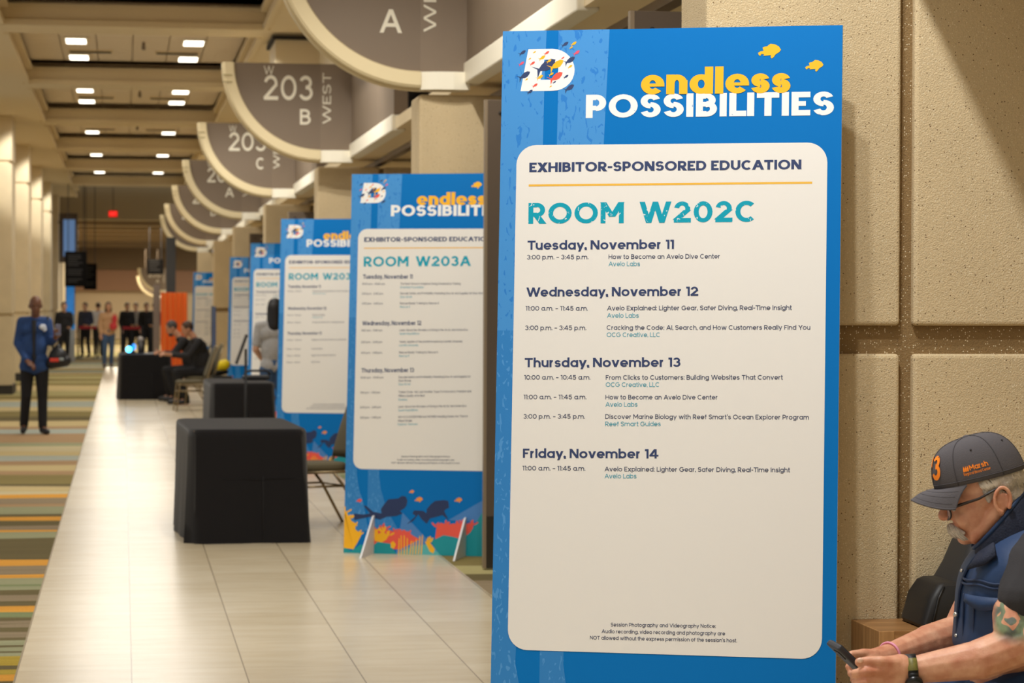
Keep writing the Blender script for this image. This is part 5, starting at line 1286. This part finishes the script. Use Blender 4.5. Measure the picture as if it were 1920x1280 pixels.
m = MB(); g_ = lambda u, v, w: crown(1.25+u/.100, v/.155+.06, .0008+w)
text_on(m, g_, 'Marsh', (.016, .018), (.058, .019), .0125, .2, .1, lift=.0005); text_on(m, g_, 'Regional Blood Center', (.0, .0085), (.060, .0095), .0062, .15, .11, lift=.0005)
for k in range(3): m.add([g_(.001+.0045*k, .017, .001), g_(.004+.0045*k, .017, .001), g_(.0055+.0045*k, .024, .001), g_(.0035+.0045*k, .031, .001), g_(.001+.0045*k, .023, .001)], [(0, 1, 2, 3, 4)])
m.build('side_lettering', CAPO, cap)
# clothes
TEE = mat('charcoal_tee', (48, 46, 48), .9, bump=.1, bscale=300); VEST = mat('navy_quilted_vest', (24, 52, 90), .6, bump=.12, bscale=30, var=.12, vscale=9); VESTD = mat('vest_corduroy', (20, 28, 50), .8, bump=.3, bscale=200)
link(blob([('e', P(1925, 1052), (.137, .198, .094)), ('e', P(1908, 1110), (.128, .196, .15)), ('c', P(1950, 1045, 5.97), P(1936, 1070, 5.93), .076, .078), ('c', P(1936, 1070, 5.93), P(1921, 1122, 5.885), .078, .068), ('c', P(1895, 1045, 6.27), P(1862, 1085, 6.33), .08, .072)], .006, 4), 'shirt', TEE, man, True)
rings = []
for py, cx, a, b_ in ((1204, 1896, .125, .19), (1213, 1895, .138, .205), (1207, 1893, .144, .212), (1192, 1893, .143, .215), (1150, 1894, .139, .216), (1105, 1895, .138, .215), (1075, 1898, .134, .220), (1050, 1903, .125, .224), (1030, 1910, .112, .218), (1012, 1918, .10, .195), (996, 1926, .088, .16), (984, 1932, .074, .12)):
    c = P(cx, py); n = 64
    rings.append([c+fh*(a*math.cos(q)*(1+.012*math.cos(7*q)*(py > 1040)))+sd*(b_*math.sin(q)) for q in (k*2*PI/n for k in range(n))])
vest = MB().loft(rings, cap=False).build('vest', VEST, man, True, fix=True)
vest.modifiers.new('s', 'SUBSURF').render_levels = 1
def vs(q, py, lift=.002):
    """point on the vest: angle q from the front towards his left, photo height py"""
    tb = [(1213, 1895, .138, .205), (1150, 1894, .139, .216), (1105, 1895, .138, .215), (1075, 1898, .134, .220), (1050, 1903, .125, .224), (1030, 1910, .112, .218), (1012, 1918, .10, .195)]
    for (y1, c1__, a1, b1_), (y2, c2__, a2, b2_) in zip(tb, tb[1:]):
        if y2 <= py <= y1:
            k = (y1-py)/(y1-y2); cx, a, b_ = c1__+(c2__-c1__)*k, a1+(a2-a1)*k, b1_+(b2_-b1_)*k; break
    else: y1, cx, a, b_ = tb[0]
    return P(cx, py)+fh*((a+lift)*math.cos(q))+sd*((b_+lift)*math.sin(q))
m = MB()
for py in (1078, 1086): m.tube([vs(.35+.1*k, py+2*math.sin(k)) for k in range(14)], .0035, 6)
for q in (.50, .78): m.tube([vs(q, py) for py in range(1205, 1095, -10)], .0028, 6)
m.tube([vs(.1*k, 1196) for k in range(0, 16)], .0032, 6); m.tube([vs(.22+.015*k, 1200-12*k) for k in range(15)], .004, 6)
m.build('vest_seam', mat('vest_seam', (16, 40, 74), .6), man, True)
fl = MB(); k_ = 10
top = [vs(.62+.085*i, 1104, .006) for i in range(k_)]; bot = [vs(.62+.085*i, 1118+ (14*(1-abs(i-4.5)/4.5)), .010) for i in range(k_)]
fl.add(top+bot, [(i, i+1, k_+i+1, k_+i) for i in range(k_-1)]); f_ = fl.build('pocket_flap', VEST, man, True); f_.modifiers.new('t', 'SOLIDIFY').thickness = .006
SN = mat('snap_silver', (210, 208, 200), .25, 1)
for q, py in ((.30, 1148), (.30, 1187), (.98, 1112), (.62, 1048), (.28, 1066)):
    MB().ball(vs(q, py, .007), (.0075, .0075, .0075) if py == 1148 else (.005, .005, .005), 12, 8).build('snap_button', SN, man, True)
# stand collar, open at the front
A0, A1 = P(1832, 1036), P(1938, 930); cc = (A0+A1)/2; ax = (A0-A1)/2
nrm = V(0, 0, 1)*.80+fh*.42
m = MB(); N = 40
lo = []; hi = []
for k in range(N+1):
    q = math.radians(14+332*k/N); p = cc+ax*math.cos(q)*1.04+sd*(.098*math.sin(q))
    lo.append(p-nrm*.055+ (p-cc)*.12); hi.append(p+nrm*.030*(1-.35*math.cos(q)))
m.add(lo+hi, [(i, i+1, N+2+i, N+1+i) for i in range(N)]); cl_ = m.build('collar', VESTD, man, True); sm = cl_.modifiers.new('t', 'SOLIDIFY'); sm.thickness = .016; sm.offset = 0
cl_.modifiers.new('b', 'SUBSURF').render_levels = 2
m = MB(); m.tube(hi, .0055, 8); m.build('collar_binding', VEST, man, True)
# open placket edges under the chin
m = MB(); e1 = [P(1834, 1034, 6.0), P(1822, 1052, 5.99), P(1812, 1066, 5.99)]; e2 = [P(1862, 1016, 5.95), P(1866, 1040, 5.93), P(1846, 1056, 5.95)]
m.add(e1+e2, [(0, 1, 4, 3), (1, 2, 5, 4)]); f_ = m.build('lapel', VESTD, man, True); f_.modifiers.new('t', 'SOLIDIFY').thickness = .006
lg = []
for yy, sgn in ((5.97, 1), (6.22, -1)):
    hp, kn, an = V(.16, yy-Y0_, hipz), V(-.25, yy-Y0_-.03*sgn, .56), V(-.18, yy-Y0_-.02*sgn, .12)
    lg += [('c', V(.18, 0, hipz+.02), hp, .11, .105), ('c', hp, kn, .098, .078), ('c', kn, an, .076, .06)]
link(blob(lg+[('e', P(1935, 1295), (.17, .2, .12))], .008, 4), 'jeans', mat('dark_blue_jeans', (44, 72, 112), .9, bump=.15, bscale=260, var=.1, vscale=14), man, True)
for yy, sgn in ((5.97, 1), (6.22, -1)):
    link(blob([('c', V(-.17, yy-Y0_-.02*sgn, .07), V(-.37, yy-Y0_-.04*sgn, .045), .05, .044), ('c', V(-.16, yy-Y0_-.02*sgn, .05), V(-.16, yy-Y0_-.02*sgn, .12), .05, .05)], .008, 3), 'shoe', BLACKP, man, True)
MB().ball(P(1613, 1237.5, NF-.026), (.008, .004, .0065), 12, 8).build('thumb_nail', mat('nail', (238, 196, 172), .3), man, True)
# wristwatch, wristband, phone
t = empty('wristwatch', O, 0, 'black and olive wristwatch on the near wrist of the seated man', 'watch')
wc = P(1709, 1256, NF); dw = (P(1690, 1256, NF)-P(1728, 1253, NF-.01)).normalized(); w1 = V(0, -1, 0); w1 = (w1-dw*w1.dot(dw)).normalized(); w2 = dw.cross(w1)
def band(r, a0, a1, hw, name, m_):
    mb = MB(); n = 30; A_ = []; B_ = []
    for k in range(n+1):
        q = a0+(a1-a0)*k/n; p = wc+(w1*math.cos(q)+w2*math.sin(q))*r; A_.append(p-dw*hw); B_.append(p+dw*hw)
    mb.add(A_+B_, [(i, i+1, n+2+i, n+1+i) for i in range(n)]); o = mb.build(name, m_, t, True); s_ = o.modifiers.new('t', 'SOLIDIFY'); s_.thickness = .003; s_.offset = 0
band(.0385, 0, 2*PI, .0125, 'strap', BLACKP)
up_sign = 1 if w2.z > 0 else -1
band(.0405, .15*up_sign, .95*up_sign, .0125, 'olive_strap_section', mat('olive_strap', (116, 110, 50), .5, var=.3, vscale=120))
q = -.62*up_sign; c = wc+(w1*math.cos(q)+w2*math.sin(q))*.041; nn = (w1*math.cos(q)+w2*math.sin(q))
MB().tube([c, c+nn*.004, c+nn*.011, c+nn*.012], [.021, .0225, .0215, .018], 28).build('watch_case', mat('watch_black', (20, 20, 22), .3), t, True)
MB().tube([c+nn*.0121, c+nn*.0126], .016, 28).build('watch_dial', mat('watch_dial', (44, 44, 50), .15), t)
wb = P(1668, 1228, 6.205); m = MB(); dd = (P(1664, 1230, 6.2)-P(1740, 1204, 6.3)).normalized(); a1v = dd.orthogonal().normalized(); a2v = dd.cross(a1v)
m.tube([wb+(a1v*math.cos(k*PI/12)+a2v*math.sin(k*PI/12))*.033 for k in range(24)], .0035, 6, True)
o = m.build('wristband', mat('pink_band', (232, 150, 176), .5), None, True); o.location = O; tag(o, 'thin pink band round the far wrist of the seated man', 'wristband')
ph = empty('phone', O, 0, 'dark grey phone held by the man in the cap', 'phone')
p0, p1 = P(1556, 1203, 6.03), P(1634, 1278, 6.05); lx = (p1-p0).normalized(); wy = V(.10, 1, -.12); wy = (wy-lx*wy.dot(lx)).normalized(); nz = lx.cross(wy)
if nz.z < 0: nz = -nz
def pb(a0, a1, b0, b1, c0, c1, name, m_, bev):
    mb = MB(); cs = [(a0, b0, c0), (a1, b0, c0), (a1, b1, c0), (a0, b1, c0), (a0, b0, c1), (a1, b0, c1), (a1, b1, c1), (a0, b1, c1)]
    mb.add([p0+lx*a+wy*b_+nz*c for a, b_, c in cs], [(3, 2, 1, 0), (4, 5, 6, 7), (0, 1, 5, 4), (1, 2, 6, 5), (2, 3, 7, 6), (3, 0, 4, 7)]); mb.build(name, m_, ph, False, bev, 3, fix=True)
pb(0, .15, -.062, .014, -.009, .007, 'phone_case', mat('phone_case', (46, 48, 54), .5), .005)
pb(.004, .146, -.058, .010, .0066, .0082, 'screen', mat('phone_screen', (20, 22, 26), .1), .001)
pb(.012, .04, -.052, -.02, -.0115, -.009, 'camera_bump', BLACKP, .001)
